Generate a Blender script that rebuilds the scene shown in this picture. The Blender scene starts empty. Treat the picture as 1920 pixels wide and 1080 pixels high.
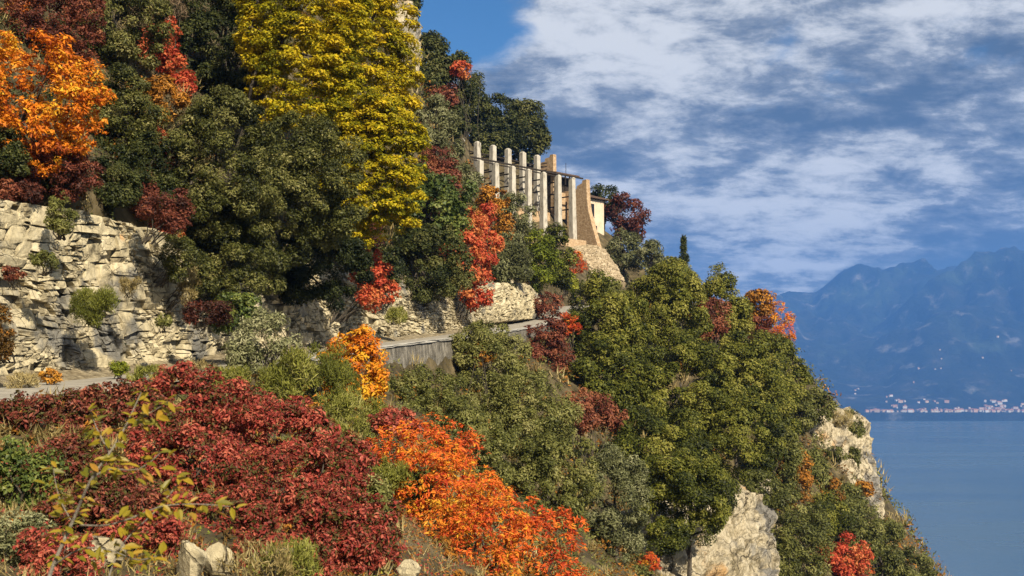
import bpy, math, random
import numpy as np
from mathutils import Vector
from mathutils.bvhtree import BVHTree

sc = bpy.context.scene
col = sc.collection
R = math.radians
rng = np.random.default_rng(7)

# ------------------------------------------------------------------ camera, sky, sun, exposure
F = 2059.0                      # focal length in pixels of a 1920 wide picture
PITCH = R(5.0)
LAKE_Z = -200.0                 # the camera stands about 200 m above the lake
cd = bpy.data.cameras.new('camera')
cam = bpy.data.objects.new('camera', cd); col.objects.link(cam)
cam.location = (0, 0, 0); cam.rotation_euler = (R(90) + PITCH, 0, 0)
cd.sensor_width = 36.0; cd.lens = 36.0 * F / 1920.0
cd.clip_start = 0.1; cd.clip_end = 60000.0
cd.dof.use_dof = True; cd.dof.focus_distance = 70.0; cd.dof.aperture_fstop = 4.5
sc.camera = cam

SUN_AZ = R(150.0)               # clockwise from +Y: behind the camera, to the right
SUN_EL = R(36.0)
sun_dir = Vector((math.sin(SUN_AZ) * math.cos(SUN_EL), math.cos(SUN_AZ) * math.cos(SUN_EL), math.sin(SUN_EL)))
sd = bpy.data.lights.new('sun', 'SUN'); sd.energy = 5.0; sd.angle = R(0.5); sd.color = (1.0, 0.89, 0.70)
sun = bpy.data.objects.new('sun', sd); col.objects.link(sun)
sun.rotation_euler = (-sun_dir).to_track_quat('-Z', 'Y').to_euler()

SKY_STRENGTH = 0.1
world = bpy.data.worlds.new('World'); sc.world = world; world.use_nodes = True


def N(nt, typ, **kw):
    n = nt.nodes.new(typ)
    for k, v in kw.items():
        if k.startswith('i_'):
            n.inputs[k[2:].replace('_', ' ')].default_value = v
        else:
            setattr(n, k, v)
    return n


def build_world():
    nt = world.node_tree; nt.nodes.clear(); L = nt.links.new
    out = N(nt, 'ShaderNodeOutputWorld'); bg = N(nt, 'ShaderNodeBackground'); bg.inputs['Strength'].default_value = SKY_STRENGTH
    L(bg.outputs[0], out.inputs[0])
    sky = N(nt, 'ShaderNodeTexSky', sky_type='NISHITA', sun_disc=False, sun_elevation=SUN_EL, sun_rotation=SUN_AZ,
            altitude=300, air_density=1.0, dust_density=0.3, ozone_density=2.5)
    tc = N(nt, 'ShaderNodeTexCoord')
    sep = N(nt, 'ShaderNodeSeparateXYZ'); L(tc.outputs['Generated'], sep.inputs[0])

    def math_(op, a, b=None, c=None):
        m = N(nt, 'ShaderNodeMath', operation=op)
        for i, v in enumerate((a, b, c)):
            if v is None: continue
            if isinstance(v, (int, float)): m.inputs[i].default_value = v
            else: L(v, m.inputs[i])
        return m.outputs[0]

    zc = math_('ADD', math_('MAXIMUM', sep.outputs['Z'], 0.0), 0.30)
    u = math_('DIVIDE', sep.outputs['X'], zc); v = math_('DIVIDE', sep.outputs['Y'], zc)
    cmb = N(nt, 'ShaderNodeCombineXYZ'); L(u, cmb.inputs[0]); L(v, cmb.inputs[1])

    def noise(scale, loc, detail, rough, dist, sx=1.0, sy=1.0, rot=0.0):
        mp = N(nt, 'ShaderNodeMapping'); mp.inputs['Location'].default_value = loc
        mp.inputs['Scale'].default_value = (sx, sy, 1); mp.inputs['Rotation'].default_value = (0, 0, rot)
        L(cmb.outputs[0], mp.inputs[0])
        n = N(nt, 'ShaderNodeTexNoise', noise_dimensions='3D'); L(mp.outputs[0], n.inputs['Vector'])
        n.inputs['Scale'].default_value = scale; n.inputs['Detail'].default_value = detail
        n.inputs['Roughness'].default_value = rough; n.inputs['Distortion'].default_value = dist
        return n.outputs['Fac']

    def smooth(x, a, b):
        m = N(nt, 'ShaderNodeMapRange', interpolation_type='SMOOTHSTEP'); L(x, m.inputs['Value'])
        m.inputs['From Min'].default_value = a; m.inputs['From Max'].default_value = b
        return m.outputs[0]

    big = noise(1.5, (3.1, 1.2, 0.4), 3, 0.5, 0.2)
    fine = noise(4.5, (7.3, 2.1, 1.9), 9, 0.60, 0.2)
    cover = math_('ADD', math_('ADD', math_('MULTIPLY', big, 0.55), math_('MULTIPLY', fine, 1.0)), -0.25)

    # two holes in the deck where the blue shows in the photograph
    def hole(px, py, width, depth):
        cx, cy = (px - 960) / F, (540 - py) / F
        d = Vector((cx, math.cos(PITCH) - cy * math.sin(PITCH), math.sin(PITCH) + cy * math.cos(PITCH))).normalized()
        vm = N(nt, 'ShaderNodeVectorMath', operation='DOT_PRODUCT'); L(tc.outputs['Generated'], vm.inputs[0]); vm.inputs[1].default_value = d
        return math_('MULTIPLY', smooth(vm.outputs['Value'], math.cos(R(width)), 1.0), depth)
    for h in ((850, 0, 5.5, 0.30), (930, 50, 3.5, 0.20), (1870, 0, 4.5, 0.24), (1290, 160, 2.0, 0.15), (1430, 85, 2.2, 0.12), (760, 30, 4.5, 0.25)):
        cover = math_('SUBTRACT', cover, hole(*h))
    low = N(nt, 'ShaderNodeMapRange'); L(sep.outputs['Z'], low.inputs['Value']); low.inputs['From Min'].default_value = 0.18; low.inputs['From Max'].default_value = 0.0; low.inputs['To Min'].default_value = 0.0; low.inputs['To Max'].default_value = 0.3
    cover = math_('ADD', cover, low.outputs[0])
    dens = smooth(cover, 0.12, 0.36)
    shade = noise(2.6, (1.7, 8.4, 3.3), 4, 0.55, 0.3, 0.9, 1.1, 0.22)
    shade2 = noise(9.5, (4.7, 0.4, 6.3), 9, 0.66, 0.15, 0.85, 1.15, 0.22)
    sh = math_('ADD', math_('MULTIPLY', shade, 0.52), math_('MULTIPLY', shade2, 0.48))
    lit = smooth(sh, 0.40, 0.60)
    above = smooth(sep.outputs['Z'], -0.03, 0.015)
    lit = math_('ADD', math_('MULTIPLY', lit, above), math_('MULTIPLY', math_('SUBTRACT', 1.0, above), 0.4))
    k = 1.0 / SKY_STRENGTH
    cr = N(nt, 'ShaderNodeValToRGB'); L(lit, cr.inputs[0])
    e = cr.color_ramp.elements
    e[0].position = 0.0; e[0].color = (0.062, 0.085, 0.118, 1)
    e[1].position = 1.0; e[1].color = (0.56, 0.56, 0.55, 1)
    m1 = e.new(0.45); m1.color = (0.195, 0.215, 0.24, 1)
    sc_ = N(nt, 'ShaderNodeVectorMath', operation='SCALE'); sc_.inputs['Scale'].default_value = k; L(cr.outputs[0], sc_.inputs[0])
    mix = N(nt, 'ShaderNodeMix', data_type='RGBA'); L(dens, mix.inputs['Factor'])
    hs = N(nt, 'ShaderNodeHueSaturation'); hs.inputs['Saturation'].default_value = 1.3; hs.inputs['Value'].default_value = 0.66; L(sky.outputs[0], hs.inputs['Color'])
    L(hs.outputs[0], mix.inputs['A']); L(sc_.outputs[0], mix.inputs['B'])
    L(mix.outputs['Result'], bg.inputs['Color'])


build_world()
sc.view_settings.view_transform = 'Standard'; sc.view_settings.look = 'None'
sc.view_settings.exposure = 0.6; sc.view_settings.gamma = 1.0; sc.view_settings.use_curve_mapping = False
cy_ = sc.cycles
cy_.max_bounces = 5; cy_.diffuse_bounces = 1; cy_.glossy_bounces = 2; cy_.transmission_bounces = 3; cy_.volume_bounces = 1
cy_.transparent_max_bounces = 4; cy_.caustics_reflective = False; cy_.caustics_refractive = False


# ------------------------------------------------------------------ helpers
def P(px, py, d):
    """point that stands d metres ahead and is seen at (px, py) of the 1920 x 1080 photograph"""
    cx, cyy = (px - 960) / F, (540 - py) / F
    dy = math.cos(PITCH) - cyy * math.sin(PITCH); dz = math.sin(PITCH) + cyy * math.cos(PITCH)
    return np.array((cx / dy * d, d, dz / dy * d))


def ray(px, py):
    cx, cyy = (px - 960) / F, (540 - py) / F
    return Vector((cx, math.cos(PITCH) - cyy * math.sin(PITCH), math.sin(PITCH) + cyy * math.cos(PITCH))).normalized()


def mesh_np(name, verts, faces, tint=None, smooth=False, slots=None):
    """faces: (M, k) array or list of such arrays (k = 3 or 4)"""
    me = bpy.data.meshes.new(name)
    if not isinstance(faces, list): faces = [faces]
    faces = [np.asarray(f, dtype=np.int32) for f in faces if len(f)]
    verts = np.asarray(verts, dtype=np.float32)
    me.vertices.add(len(verts)); me.vertices.foreach_set('co', verts.ravel())
    loops = np.concatenate([f.ravel() for f in faces])
    sizes = np.concatenate([np.full(len(f), f.shape[1], np.int32) for f in faces])
    starts = np.concatenate(([0], np.cumsum(sizes)[:-1])).astype(np.int32)
    me.loops.add(len(loops)); me.loops.foreach_set('vertex_index', loops)
    me.polygons.add(len(sizes)); me.polygons.foreach_set('loop_start', starts); me.polygons.foreach_set('loop_total', sizes)
    me.polygons.foreach_set('use_smooth', np.full(len(sizes), smooth, dtype=bool))
    if slots is not None: me.polygons.foreach_set('material_index', np.asarray(slots, np.int32))
    if tint is not None:
        a = me.attributes.new('tint', 'FLOAT', 'FACE'); a.data.foreach_set('value', np.asarray(tint, np.float32))
    me.update(calc_edges=True)
    return me


def link(name, data, mats=None, parent=None, loc=None, **props):
    o = bpy.data.objects.new(name, data); col.objects.link(o)
    if data is not None and mats is not None:
        for m in (mats if isinstance(mats, (list, tuple)) else [mats]):
            if len(data.materials) < 8: data.materials.append(m)
    if parent is not None: o.parent = parent
    if loc is not None: o.location = loc
    for k, v in props.items(): o[k] = v
    return o


def empty(name, loc, **props):
    o = bpy.data.objects.new(name, None); o.empty_display_size = 0.3; col.objects.link(o); o.location = loc
    for k, v in props.items(): o[k] = v
    return o


def fbm(p, octaves=4, seed=0, lac=2.0, gain=0.5):
    """cheap value noise on (N, 3) points"""
    p = np.asarray(p, dtype=np.float64); out = np.zeros(len(p)); amp = 1.0; tot = 0.0
    for o in range(octaves):
        q = p * (lac ** o) + seed * 17.31 + o * 5.7
        i = np.floor(q).astype(np.int64); f = q - i; f = f * f * (3 - 2 * f)
        def h(ix, iy, iz):
            n = (ix * 374761393 + iy * 668265263 + iz * 1274126177 + seed * 144665) & 0x7fffffff
            n = ((n ^ (n >> 13)) * 1274126177) & 0x7fffffff
            return ((n ^ (n >> 16)) & 0xffff) / 65535.0
        x0, y0, z0 = i[:, 0], i[:, 1], i[:, 2]
        c = 0
        for dx in (0, 1):
            for dy in (0, 1):
                for dz in (0, 1):
                    w = (f[:, 0] if dx else 1 - f[:, 0]) * (f[:, 1] if dy else 1 - f[:, 1]) * (f[:, 2] if dz else 1 - f[:, 2])
                    c = c + w * h(x0 + dx, y0 + dy, z0 + dz)
        out += amp * (c * 2 - 1); tot += amp; amp *= gain
    return out / tot


def unit(v):
    return v / np.maximum(np.linalg.norm(v, axis=-1, keepdims=True), 1e-9)


class Soup:
    """collects quads and triangles into one mesh"""
    def __init__(s): s.v = []; s.q = []; s.t = []; s.n = 0
    def add(s, verts, quads=(), tris=()):
        verts = np.asarray(verts, float); s.v.append(verts)
        if len(quads): s.q.append(np.asarray(quads) + s.n)
        if len(tris): s.t.append(np.asarray(tris) + s.n)
        s.n += len(verts)
    def tube(s, pts, radii, sides=6):
        pts = np.asarray(pts, float); n = len(pts)
        tan = unit(np.gradient(pts, axis=0)); ref = np.array((0.31, 0.17, 0.93)) if abs(tan[0][2]) < 0.8 else np.array((0.9, 0.3, 0.1))
        a = unit(np.cross(tan, ref)); b = np.cross(tan, a)
        ang = np.arange(sides) / sides * 2 * math.pi
        ring = pts[:, None, :] + np.asarray(radii)[:, None, None] * (a[:, None, :] * np.cos(ang)[None, :, None] + b[:, None, :] * np.sin(ang)[None, :, None])
        q = []
        for i in range(n - 1):
            for j in range(sides):
                k = (j + 1) % sides
                q.append((i * sides + j, i * sides + k, (i + 1) * sides + k, (i + 1) * sides + j))
        s.add(ring.reshape(-1, 3), q)
    def hexa(s, c8):
        """eight corners: bottom ring 0-3, top ring 4-7"""
        s.add(c8, [(3, 2, 1, 0), (4, 5, 6, 7), (0, 1, 5, 4), (1, 2, 6, 5), (2, 3, 7, 6), (3, 0, 4, 7)])
    def box(s, x0, x1, y0, y1, z0, z1):
        s.hexa([(x0, y0, z0), (x1, y0, z0), (x1, y1, z0), (x0, y1, z0), (x0, y0, z1), (x1, y0, z1), (x1, y1, z1), (x0, y1, z1)])
    def mesh(s, name, smooth=False):
        f = []
        if s.q: f.append(np.concatenate(s.q))
        if s.t: f.append(np.concatenate(s.t))
        return mesh_np(name, np.concatenate(s.v), f, smooth=smooth)


# ------------------------------------------------------------------ materials
def material(name):
    m = bpy.data.materials.new(name); m.use_nodes = True; nt = m.node_tree; nt.nodes.clear()
    out = N(nt, 'ShaderNodeOutputMaterial'); return m, nt, out


def ramp_node(nt, stops):
    r = N(nt, 'ShaderNodeValToRGB'); e = r.color_ramp.elements
    e[0].position, e[0].color = stops[0][0], (*stops[0][1], 1)
    e[1].position, e[1].color = stops[-1][0], (*stops[-1][1], 1)
    for p, c in stops[1:-1]:
        x = e.new(p); x.color = (*c, 1)
    return r


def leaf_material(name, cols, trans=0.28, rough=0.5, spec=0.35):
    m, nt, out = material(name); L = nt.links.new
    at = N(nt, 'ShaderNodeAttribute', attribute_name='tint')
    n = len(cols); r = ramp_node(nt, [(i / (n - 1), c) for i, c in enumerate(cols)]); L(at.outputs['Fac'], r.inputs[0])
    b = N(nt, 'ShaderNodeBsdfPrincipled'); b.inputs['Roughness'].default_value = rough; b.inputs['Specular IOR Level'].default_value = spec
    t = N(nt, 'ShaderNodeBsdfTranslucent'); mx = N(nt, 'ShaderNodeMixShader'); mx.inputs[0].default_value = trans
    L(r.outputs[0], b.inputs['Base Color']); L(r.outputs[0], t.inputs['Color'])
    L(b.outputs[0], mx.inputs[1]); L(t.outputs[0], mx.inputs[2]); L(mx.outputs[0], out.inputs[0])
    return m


def rough_material(name, stops, scale, detail=8, bump=0.3, bump_scale=None, rough=0.9, tint=0.0, patches=None, streak=None, dist=0.08, cracks=None):
    """noise-coloured stone, plaster, soil; patches = [(colour, noise scale, lo, hi, seed)]"""
    m, nt, out = material(name); L = nt.links.new
    tc = N(nt, 'ShaderNodeTexCoord'); geo = N(nt, 'ShaderNodeNewGeometry')
    vec = geo.outputs['Position']
    if streak:
        mp = N(nt, 'ShaderNodeMapping'); mp.inputs['Scale'].default_value = streak; L(vec, mp.inputs[0]); svec = mp.outputs[0]
    else: svec = vec
    n = N(nt, 'ShaderNodeTexNoise'); n.inputs['Scale'].default_value = scale; n.inputs['Detail'].default_value = detail; n.inputs['Roughness'].default_value = 0.65
    L(svec, n.inputs['Vector'])
    fac = n.outputs['Fac']
    if tint:
        at = N(nt, 'ShaderNodeAttribute', attribute_name='tint')
        ma = N(nt, 'ShaderNodeMath', operation='MULTIPLY_ADD'); L(at.outputs['Fac'], ma.inputs[0]); ma.inputs[1].default_value = tint
        sb = N(nt, 'ShaderNodeMath', operation='SUBTRACT'); L(fac, sb.inputs[0]); sb.inputs[1].default_value = tint * 0.5
        L(sb.outputs[0], ma.inputs[2]); fac = ma.outputs[0]
    r = ramp_node(nt, stops); L(fac, r.inputs[0]); c = r.outputs[0]
    for (pc, ps, lo, hi, seed) in (patches or []):
        mp = N(nt, 'ShaderNodeMapping'); mp.inputs['Location'].default_value = (seed, seed * 1.7, seed * 0.6); L(vec, mp.inputs[0])
        pn = N(nt, 'ShaderNodeTexNoise'); pn.inputs['Scale'].default_value = ps; pn.inputs['Detail'].default_value = 5; pn.inputs['Roughness'].default_value = 0.6
        L(mp.outputs[0], pn.inputs['Vector'])
        mr = N(nt, 'ShaderNodeMapRange', interpolation_type='SMOOTHSTEP'); mr.inputs['From Min'].default_value = lo; mr.inputs['From Max'].default_value = hi
        L(pn.outputs['Fac'], mr.inputs['Value'])
        mix = N(nt, 'ShaderNodeMix', data_type='RGBA'); L(mr.outputs[0], mix.inputs['Factor']); L(c, mix.inputs['A']); mix.inputs['B'].default_value = (*pc, 1)
        c = mix.outputs['Result']
    ck = None
    if cracks:
        dn = N(nt, 'ShaderNodeTexNoise'); dn.inputs['Scale'].default_value = cracks[0] * 0.9; dn.inputs['Detail'].default_value = 5; L(vec, dn.inputs['Vector'])
        ad = N(nt, 'ShaderNodeVectorMath', operation='MULTIPLY_ADD'); L(dn.outputs['Color'], ad.inputs[0]); ad.inputs[1].default_value = (1.1 / cracks[0],) * 3; L(vec, ad.inputs[2])
        mp = N(nt, 'ShaderNodeMapping'); mp.inputs['Scale'].default_value = cracks[2]; L(ad.outputs[0], mp.inputs[0])
        vo = N(nt, 'ShaderNodeTexVoronoi', feature='DISTANCE_TO_EDGE'); vo.inputs['Scale'].default_value = cracks[0]; L(mp.outputs[0], vo.inputs['Vector'])
        mr = N(nt, 'ShaderNodeMapRange', interpolation_type='SMOOTHSTEP'); mr.inputs['From Max'].default_value = cracks[1]; L(vo.outputs['Distance'], mr.inputs['Value']); ck = mr.outputs[0]
        mix = N(nt, 'ShaderNodeMix', data_type='RGBA'); mk = N(nt, 'ShaderNodeTexNoise'); mk.inputs['Scale'].default_value = cracks[0] * 0.4; L(vec, mk.inputs['Vector'])
        mk2 = N(nt, 'ShaderNodeMapRange', interpolation_type='SMOOTHSTEP'); mk2.inputs['From Min'].default_value = 0.42; mk2.inputs['From Max'].default_value = 0.58; L(mk.outputs['Fac'], mk2.inputs['Value'])
        mx2 = N(nt, 'ShaderNodeMath', operation='MAXIMUM'); L(ck, mx2.inputs[0]); L(mk2.outputs[0], mx2.inputs[1]); ck = mx2.outputs[0]
        L(ck, mix.inputs['Factor']); mix.inputs['A'].default_value = (*cracks[3], 1); L(c, mix.inputs['B']); c = mix.outputs['Result']
    b = N(nt, 'ShaderNodeBsdfPrincipled'); b.inputs['Roughness'].default_value = rough; b.inputs['Specular IOR Level'].default_value = 0.2
    L(c, b.inputs['Base Color'])
    if bump:
        bn = N(nt, 'ShaderNodeTexNoise'); bn.inputs['Scale'].default_value = bump_scale or scale * 2; bn.inputs['Detail'].default_value = 8; bn.inputs['Roughness'].default_value = 0.7
        L(svec, bn.inputs['Vector'])
        bp = N(nt, 'ShaderNodeBump'); bp.inputs['Strength'].default_value = bump; bp.inputs['Distance'].default_value = dist; 
        if ck is not None:
            mm = N(nt, 'ShaderNodeMath', operation='MULTIPLY_ADD'); L(ck, mm.inputs[0]); mm.inputs[1].default_value = 0.8; L(bn.outputs['Fac'], mm.inputs[2]); L(mm.outputs[0], bp.inputs['Height'])
        else: L(bn.outputs['Fac'], bp.inputs['Height'])
        L(bp.outputs[0], b.inputs['Normal'])
    L(b.outputs[0], out.inputs[0])
    return m


M = {}
M['soil'] = rough_material('soil', [(0.3, (0.030, 0.024, 0.012)), (0.5, (0.085, 0.066, 0.032)), (0.75, (0.20, 0.155, 0.085))], 0.8, bump=0.6, bump_scale=3)
M['limestone'] = rough_material('limestone', [(0.24, (0.12, 0.10, 0.066)), (0.38, (0.35, 0.295, 0.185)), (0.54, (0.55, 0.47, 0.30)), (0.78, (0.70, 0.61, 0.42))], 2.2, bump=0.9, bump_scale=6, tint=0.30, cracks=(1.9, 0.03, (0.7, 0.7, 1.6), (0.12, 0.095, 0.06)),
    patches=[((0.19, 0.18, 0.155), 0.33, 0.52, 0.64, 3.0), ((0.56, 0.29, 0.10), 0.6, 0.66, 0.74, 9.0), ((0.055, 0.048, 0.03), 1.3, 0.57, 0.72, 21.0), ((0.15, 0.145, 0.06), 0.7, 0.62, 0.74, 33.0)])
M['pale_limestone'] = rough_material('pale_limestone', [(0.30, (0.13, 0.105, 0.066)), (0.40, (0.35, 0.295, 0.19)), (0.50, (0.54, 0.46, 0.315)), (0.70, (0.69, 0.61, 0.45))], 1.5, bump=1.0, bump_scale=5, tint=0.25, dist=0.25, cracks=(0.7, 0.035, (1.0, 1.0, 0.6), (0.13, 0.105, 0.07)),
    streak=(1.6, 1.6, 0.45), patches=[((0.24, 0.225, 0.20), 0.22, 0.53, 0.66, 5.0), ((0.58, 0.36, 0.16), 0.16, 0.60, 0.70, 14.0), ((0.10, 0.095, 0.06), 0.6, 0.62, 0.74, 24.0)])
M['asphalt'] = rough_material('asphalt', [(0.3, (0.24, 0.215, 0.175)), (0.7, (0.40, 0.365, 0.30))], 1.5, bump=0.2, bump_scale=40, dist=0.01)
M['old_wall'] = rough_material('old_wall', [(0.25, (0.05, 0.047, 0.04)), (0.45, (0.15, 0.135, 0.11)), (0.6, (0.27, 0.245, 0.20)), (0.8, (0.42, 0.39, 0.33))], 2.6, bump=1.0, bump_scale=5, streak=(1, 1, 0.45), dist=0.15)
M['coping'] = rough_material('coping', [(0.3, (0.30, 0.285, 0.25)), (0.7, (0.52, 0.49, 0.43))], 2.0, bump=0.3)
M['bark'] = rough_material('bark', [(0.3, (0.035, 0.028, 0.02)), (0.7, (0.13, 0.11, 0.085))], 6, bump=0.8, bump_scale=14)
M['pale_bark'] = rough_material('pale_bark', [(0.3, (0.16, 0.14, 0.11)), (0.7, (0.36, 0.32, 0.26))], 8, bump=0.5, bump_scale=20)
M['plaster'] = rough_material('plaster', [(0.32, (0.22, 0.19, 0.15)), (0.44, (0.44, 0.40, 0.33)), (0.70, (0.58, 0.54, 0.46))], 1.1, bump=0.5, bump_scale=4, streak=(1.8, 1.8, 0.7), patches=[((0.30, 0.28, 0.25), 0.7, 0.56, 0.68, 4.0)])
M['rubble_wall'] = rough_material('rubble_wall', [(0.28, (0.24, 0.15, 0.08)), (0.45, (0.43, 0.29, 0.165)), (0.6, (0.55, 0.40, 0.25)), (0.75, (0.66, 0.53, 0.37))], 2.4, bump=1.0, bump_scale=3, dist=0.15)
M['cream_wall'] = rough_material('cream_wall', [(0.3, (0.58, 0.45, 0.31)), (0.7, (0.72, 0.60, 0.45))], 1.0, bump=0.3, bump_scale=4)
M['dark_wood'] = rough_material('dark_wood', [(0.3, (0.018, 0.014, 0.011)), (0.7, (0.05, 0.04, 0.032))], 4, bump=0.3)
M['old_tiles'] = rough_material('old_tiles', [(0.3, (0.06, 0.04, 0.03)), (0.7, (0.16, 0.10, 0.07))], 5, bump=0.5)
M['dark_glass'] = rough_material('dark_glass', [(0.3, (0.012, 0.012, 0.014)), (0.7, (0.03, 0.03, 0.035))], 5, bump=0, rough=0.25)

# ------------------------------------------------------------------ the road line
road_pts = np.array([(-2.5, -22, -2.9), (-2.8, -12, -2.5), (-5.5, -3, -2.2), (-10.5, 4.5, -1.95), (-14.8, 12, -1.5), (-17.2, 20, -0.95),
                     P(-10, 738, 31), P(190, 716, 38), P(420, 690, 47), P(555, 670, 55), P(690, 650, 64), P(850, 631, 80), P(985, 608, 104), P(1052, 578, 126),
                     (13, 146, 10.5), (21, 159, 11.3), (27, 173, 12), (28, 190, 13), (20, 212, 14), (0, 240, 16), (-40, 290, 18), (-120, 380, 20)])


def catmull(pts, step=0.5):
    out = []
    p = np.vstack([2 * pts[0] - pts[1], pts, 2 * pts[-1] - pts[-2]])
    for i in range(1, len(p) - 2):
        n = max(2, int(np.linalg.norm(p[i + 1] - p[i]) / step))
        t = (np.arange(n) / n)[:, None]
        out.append(0.5 * (2 * p[i] + (p[i + 1] - p[i - 1]) * t + (2 * p[i - 1] - 5 * p[i] + 4 * p[i + 1] - p[i + 2]) * t ** 2 + (-p[i - 1] + 3 * p[i] - 3 * p[i + 1] + p[i + 2]) * t ** 3))
    out.append(pts[-1:]); return np.concatenate(out)


road = catmull(road_pts, 0.9)
rt = unit(np.gradient(road[:, :2], axis=0))           # heading
rn = np.stack([rt[:, 1], -rt[:, 0]], axis=1)          # to the right = downhill
rs = np.concatenate(([0], np.cumsum(np.linalg.norm(np.diff(road[:, :2], axis=0), axis=1))))


def s_at(d):
    """arc length where the road is d metres ahead of the camera (increasing part)"""
    return rs[np.argmin(np.abs(road[:, 1] - d))]


def road_frame(s):
    i = np.interp(s, rs, np.arange(len(rs)))
    idx = np.arange(len(rs))
    return (np.stack([np.interp(i, idx, road[:, k]) for k in range(3)], -1), unit(np.stack([np.interp(i, idx, rn[:, k]) for k in range(2)], -1)))


def road_coords(xy):
    t = np.empty(len(xy)); zr = np.empty(len(xy)); ss = np.empty(len(xy))
    for a in range(0, len(xy), 4000):
        q = xy[a:a + 4000]
        d2 = ((q[:, None, :] - road[None, :, :2]) ** 2).sum(-1); i = d2.argmin(1)
        dv = q - road[i, :2]; side = np.sign((dv * rn[i]).sum(1)); side[side == 0] = 1
        t[a:a + 4000] = np.sqrt(d2[np.arange(len(q)), i]) * side; zr[a:a + 4000] = road[i, 2]; ss[a:a + 4000] = rs[i]
    return t, zr, ss


# ------------------------------------------------------------------ terrain
class TPS:
    def __init__(s, pts, smooth=0.02):
        s.p = pts = np.asarray(pts, float); n = len(pts); s.k = 60.0
        q = pts[:, :2] / s.k
        K = s.ker(q, q) - np.eye(n) * smooth
        A = np.zeros((n + 3, n + 3)); A[:n, :n] = K; A[:n, n] = 1; A[:n, n + 1:] = q; A[n, :n] = 1; A[n + 1:, :n] = q.T
        s.w = np.linalg.solve(A, np.concatenate([pts[:, 2], np.zeros(3)])); s.q = q
    def ker(s, a, b):
        r = np.sqrt(((a[:, None] - b[None]) ** 2).sum(-1)); return r      # biharmonic in 3-D: tame, no overshoot
    def __call__(s, xy):
        out = np.empty(len(xy)); n = len(s.q)
        for a in range(0, len(xy), 8000):
            q = xy[a:a + 8000] / s.k
            out[a:a + 8000] = s.ker(q, s.q) @ s.w[:n] + s.w[n] + q @ s.w[n + 1:]
        return out


def edge(ds, off, dz):
    out = []
    for d in ds:
        p, n = road_frame(s_at(d)); out.append((p[0] + n[0] * off, p[1] + n[1] * off, p[2] + dz))
    return out


down_c = edge((22, 31, 38, 47), 3.5, -0.5) + edge((55,), 3.5, -1.6) + edge((64, 72, 80), 3.6, -2.9) + edge((92, 104), 3.5, -1.8) + edge((126, 145, 160), 4, -1.0)
down_c += [(0.5, 0.5, -1.75), (-2, 6, -2.3), (2.5, 5, -3.6), (8, 0, -8), (20, -20, -26), (2, -20, -4), (14, 14, -15), (30, 32, -36)]
down_c += [P(*q) for q in ((60, 1060, 12.5), (370, 1060, 13.5), (560, 1065, 14.5), (740, 1085, 15.5), (330, 930, 18), (100, 900, 17), (560, 880, 22), (330, 800, 24), (100, 800, 23), (560, 790, 30),
                           (800, 1010, 21), (900, 1085, 22), (1020, 1100, 27), (1110, 1110, 42), (900, 900, 38), (700, 790, 40), (830, 770, 56), (1000, 730, 84), (1000, 870, 60),
                           (1200, 1020, 68), (1250, 820, 94), (1130, 700, 108), (1350, 660, 115), (1240, 560, 138), (1450, 640, 134), (1500, 765, 132), (1400, 900, 104), (1600, 1085, 112), (1400, 1085, 84), (1220, 1090, 62),
                           (1735, 1085, 136), (1610, 810, 138), (1650, 960, 137), (1400, 590, 147), (1290, 535, 150), (1480, 650, 142), (1530, 900, 118))]
down_c += [(48, 160, -9), (62, 150, -34), (80, 180, -60), (60, 195, -35), (44, 174, -4), (45, 205, -15), (70, 260, -60), (30, 260, -5), (0, 300, -5), (60, 400, -80), (-60, 420, -20), (110, 150, -85), (150, 150, -130), (65, 70, -75), (110, 60, -110), (130, 230, -120),
           (260, 100, -205), (260, 260, -190), (260, -60, -205), (90, -60, -80), (180, -150, -190), (60, -150, -70), (500, 100, -215), (500, 400, -200), (500, -300, -215), (220, 330, -190), (300, 600, -210), (450, 900, -215), (0, 800, -200), (100, 560, -200)]
up_c = [P(*q) for q in ((-60, 350, 34), (0, 352, 36), (200, 366, 42), (350, 440, 50), (500, 480, 59), (700, 520, 70), (850, 540, 87), (960, 522, 109), (1050, 495, 132),
                        (100, 150, 50), (100, -100, 62), (350, 200, 63), (350, -100, 76), (600, 250, 82), (600, -60, 98), (760, 150, 112), (745, -60, 122), (800, 330, 110), (860, 440, 110), (900, 480, 112),
                        (825, 120, 146), (870, 240, 168), (900, 285, 186), (960, 300, 192), (1000, 300, 205), (1150, 440, 200), (1215, 490, 190), (1120, 510, 168), (1060, 470, 160), (1000, 440, 158), (940, 425, 150), (900, 440, 124), (880, 405, 134), (930, 405, 142), (962, 440, 150), (862, 335, 152), (900, 352, 160), (840, 400, 124), (930, 460, 128), (980, 470, 140))]
up_c += [(-9, 176, 29), (-4, 181, 29), (3, 187, 29), (-5, 171, 25), (2, 178, 25), (9, 185, 24.6), (-12, 181, 38), (-2, 193, 36), (8, 196, 31)]
up_c += [(6, 215, 30), (-20, 230, 50), (-30, 260, 45), (-40, 200, 80), (-70, 100, 75), (-70, 40, 50), (-50, 10, 30), (-25, 20, 8), (-20, 0, 6), (-14, -12, 5), (-40, -40, 30), (-150, 60, 150), (-200, 300, 220), (-150, -150, 120), (-200, 500, 150), (20, 188, 17), (14, 165, 17), (-160, 400, 80)]
up_t, down_t = TPS(up_c), TPS(down_c)


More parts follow.
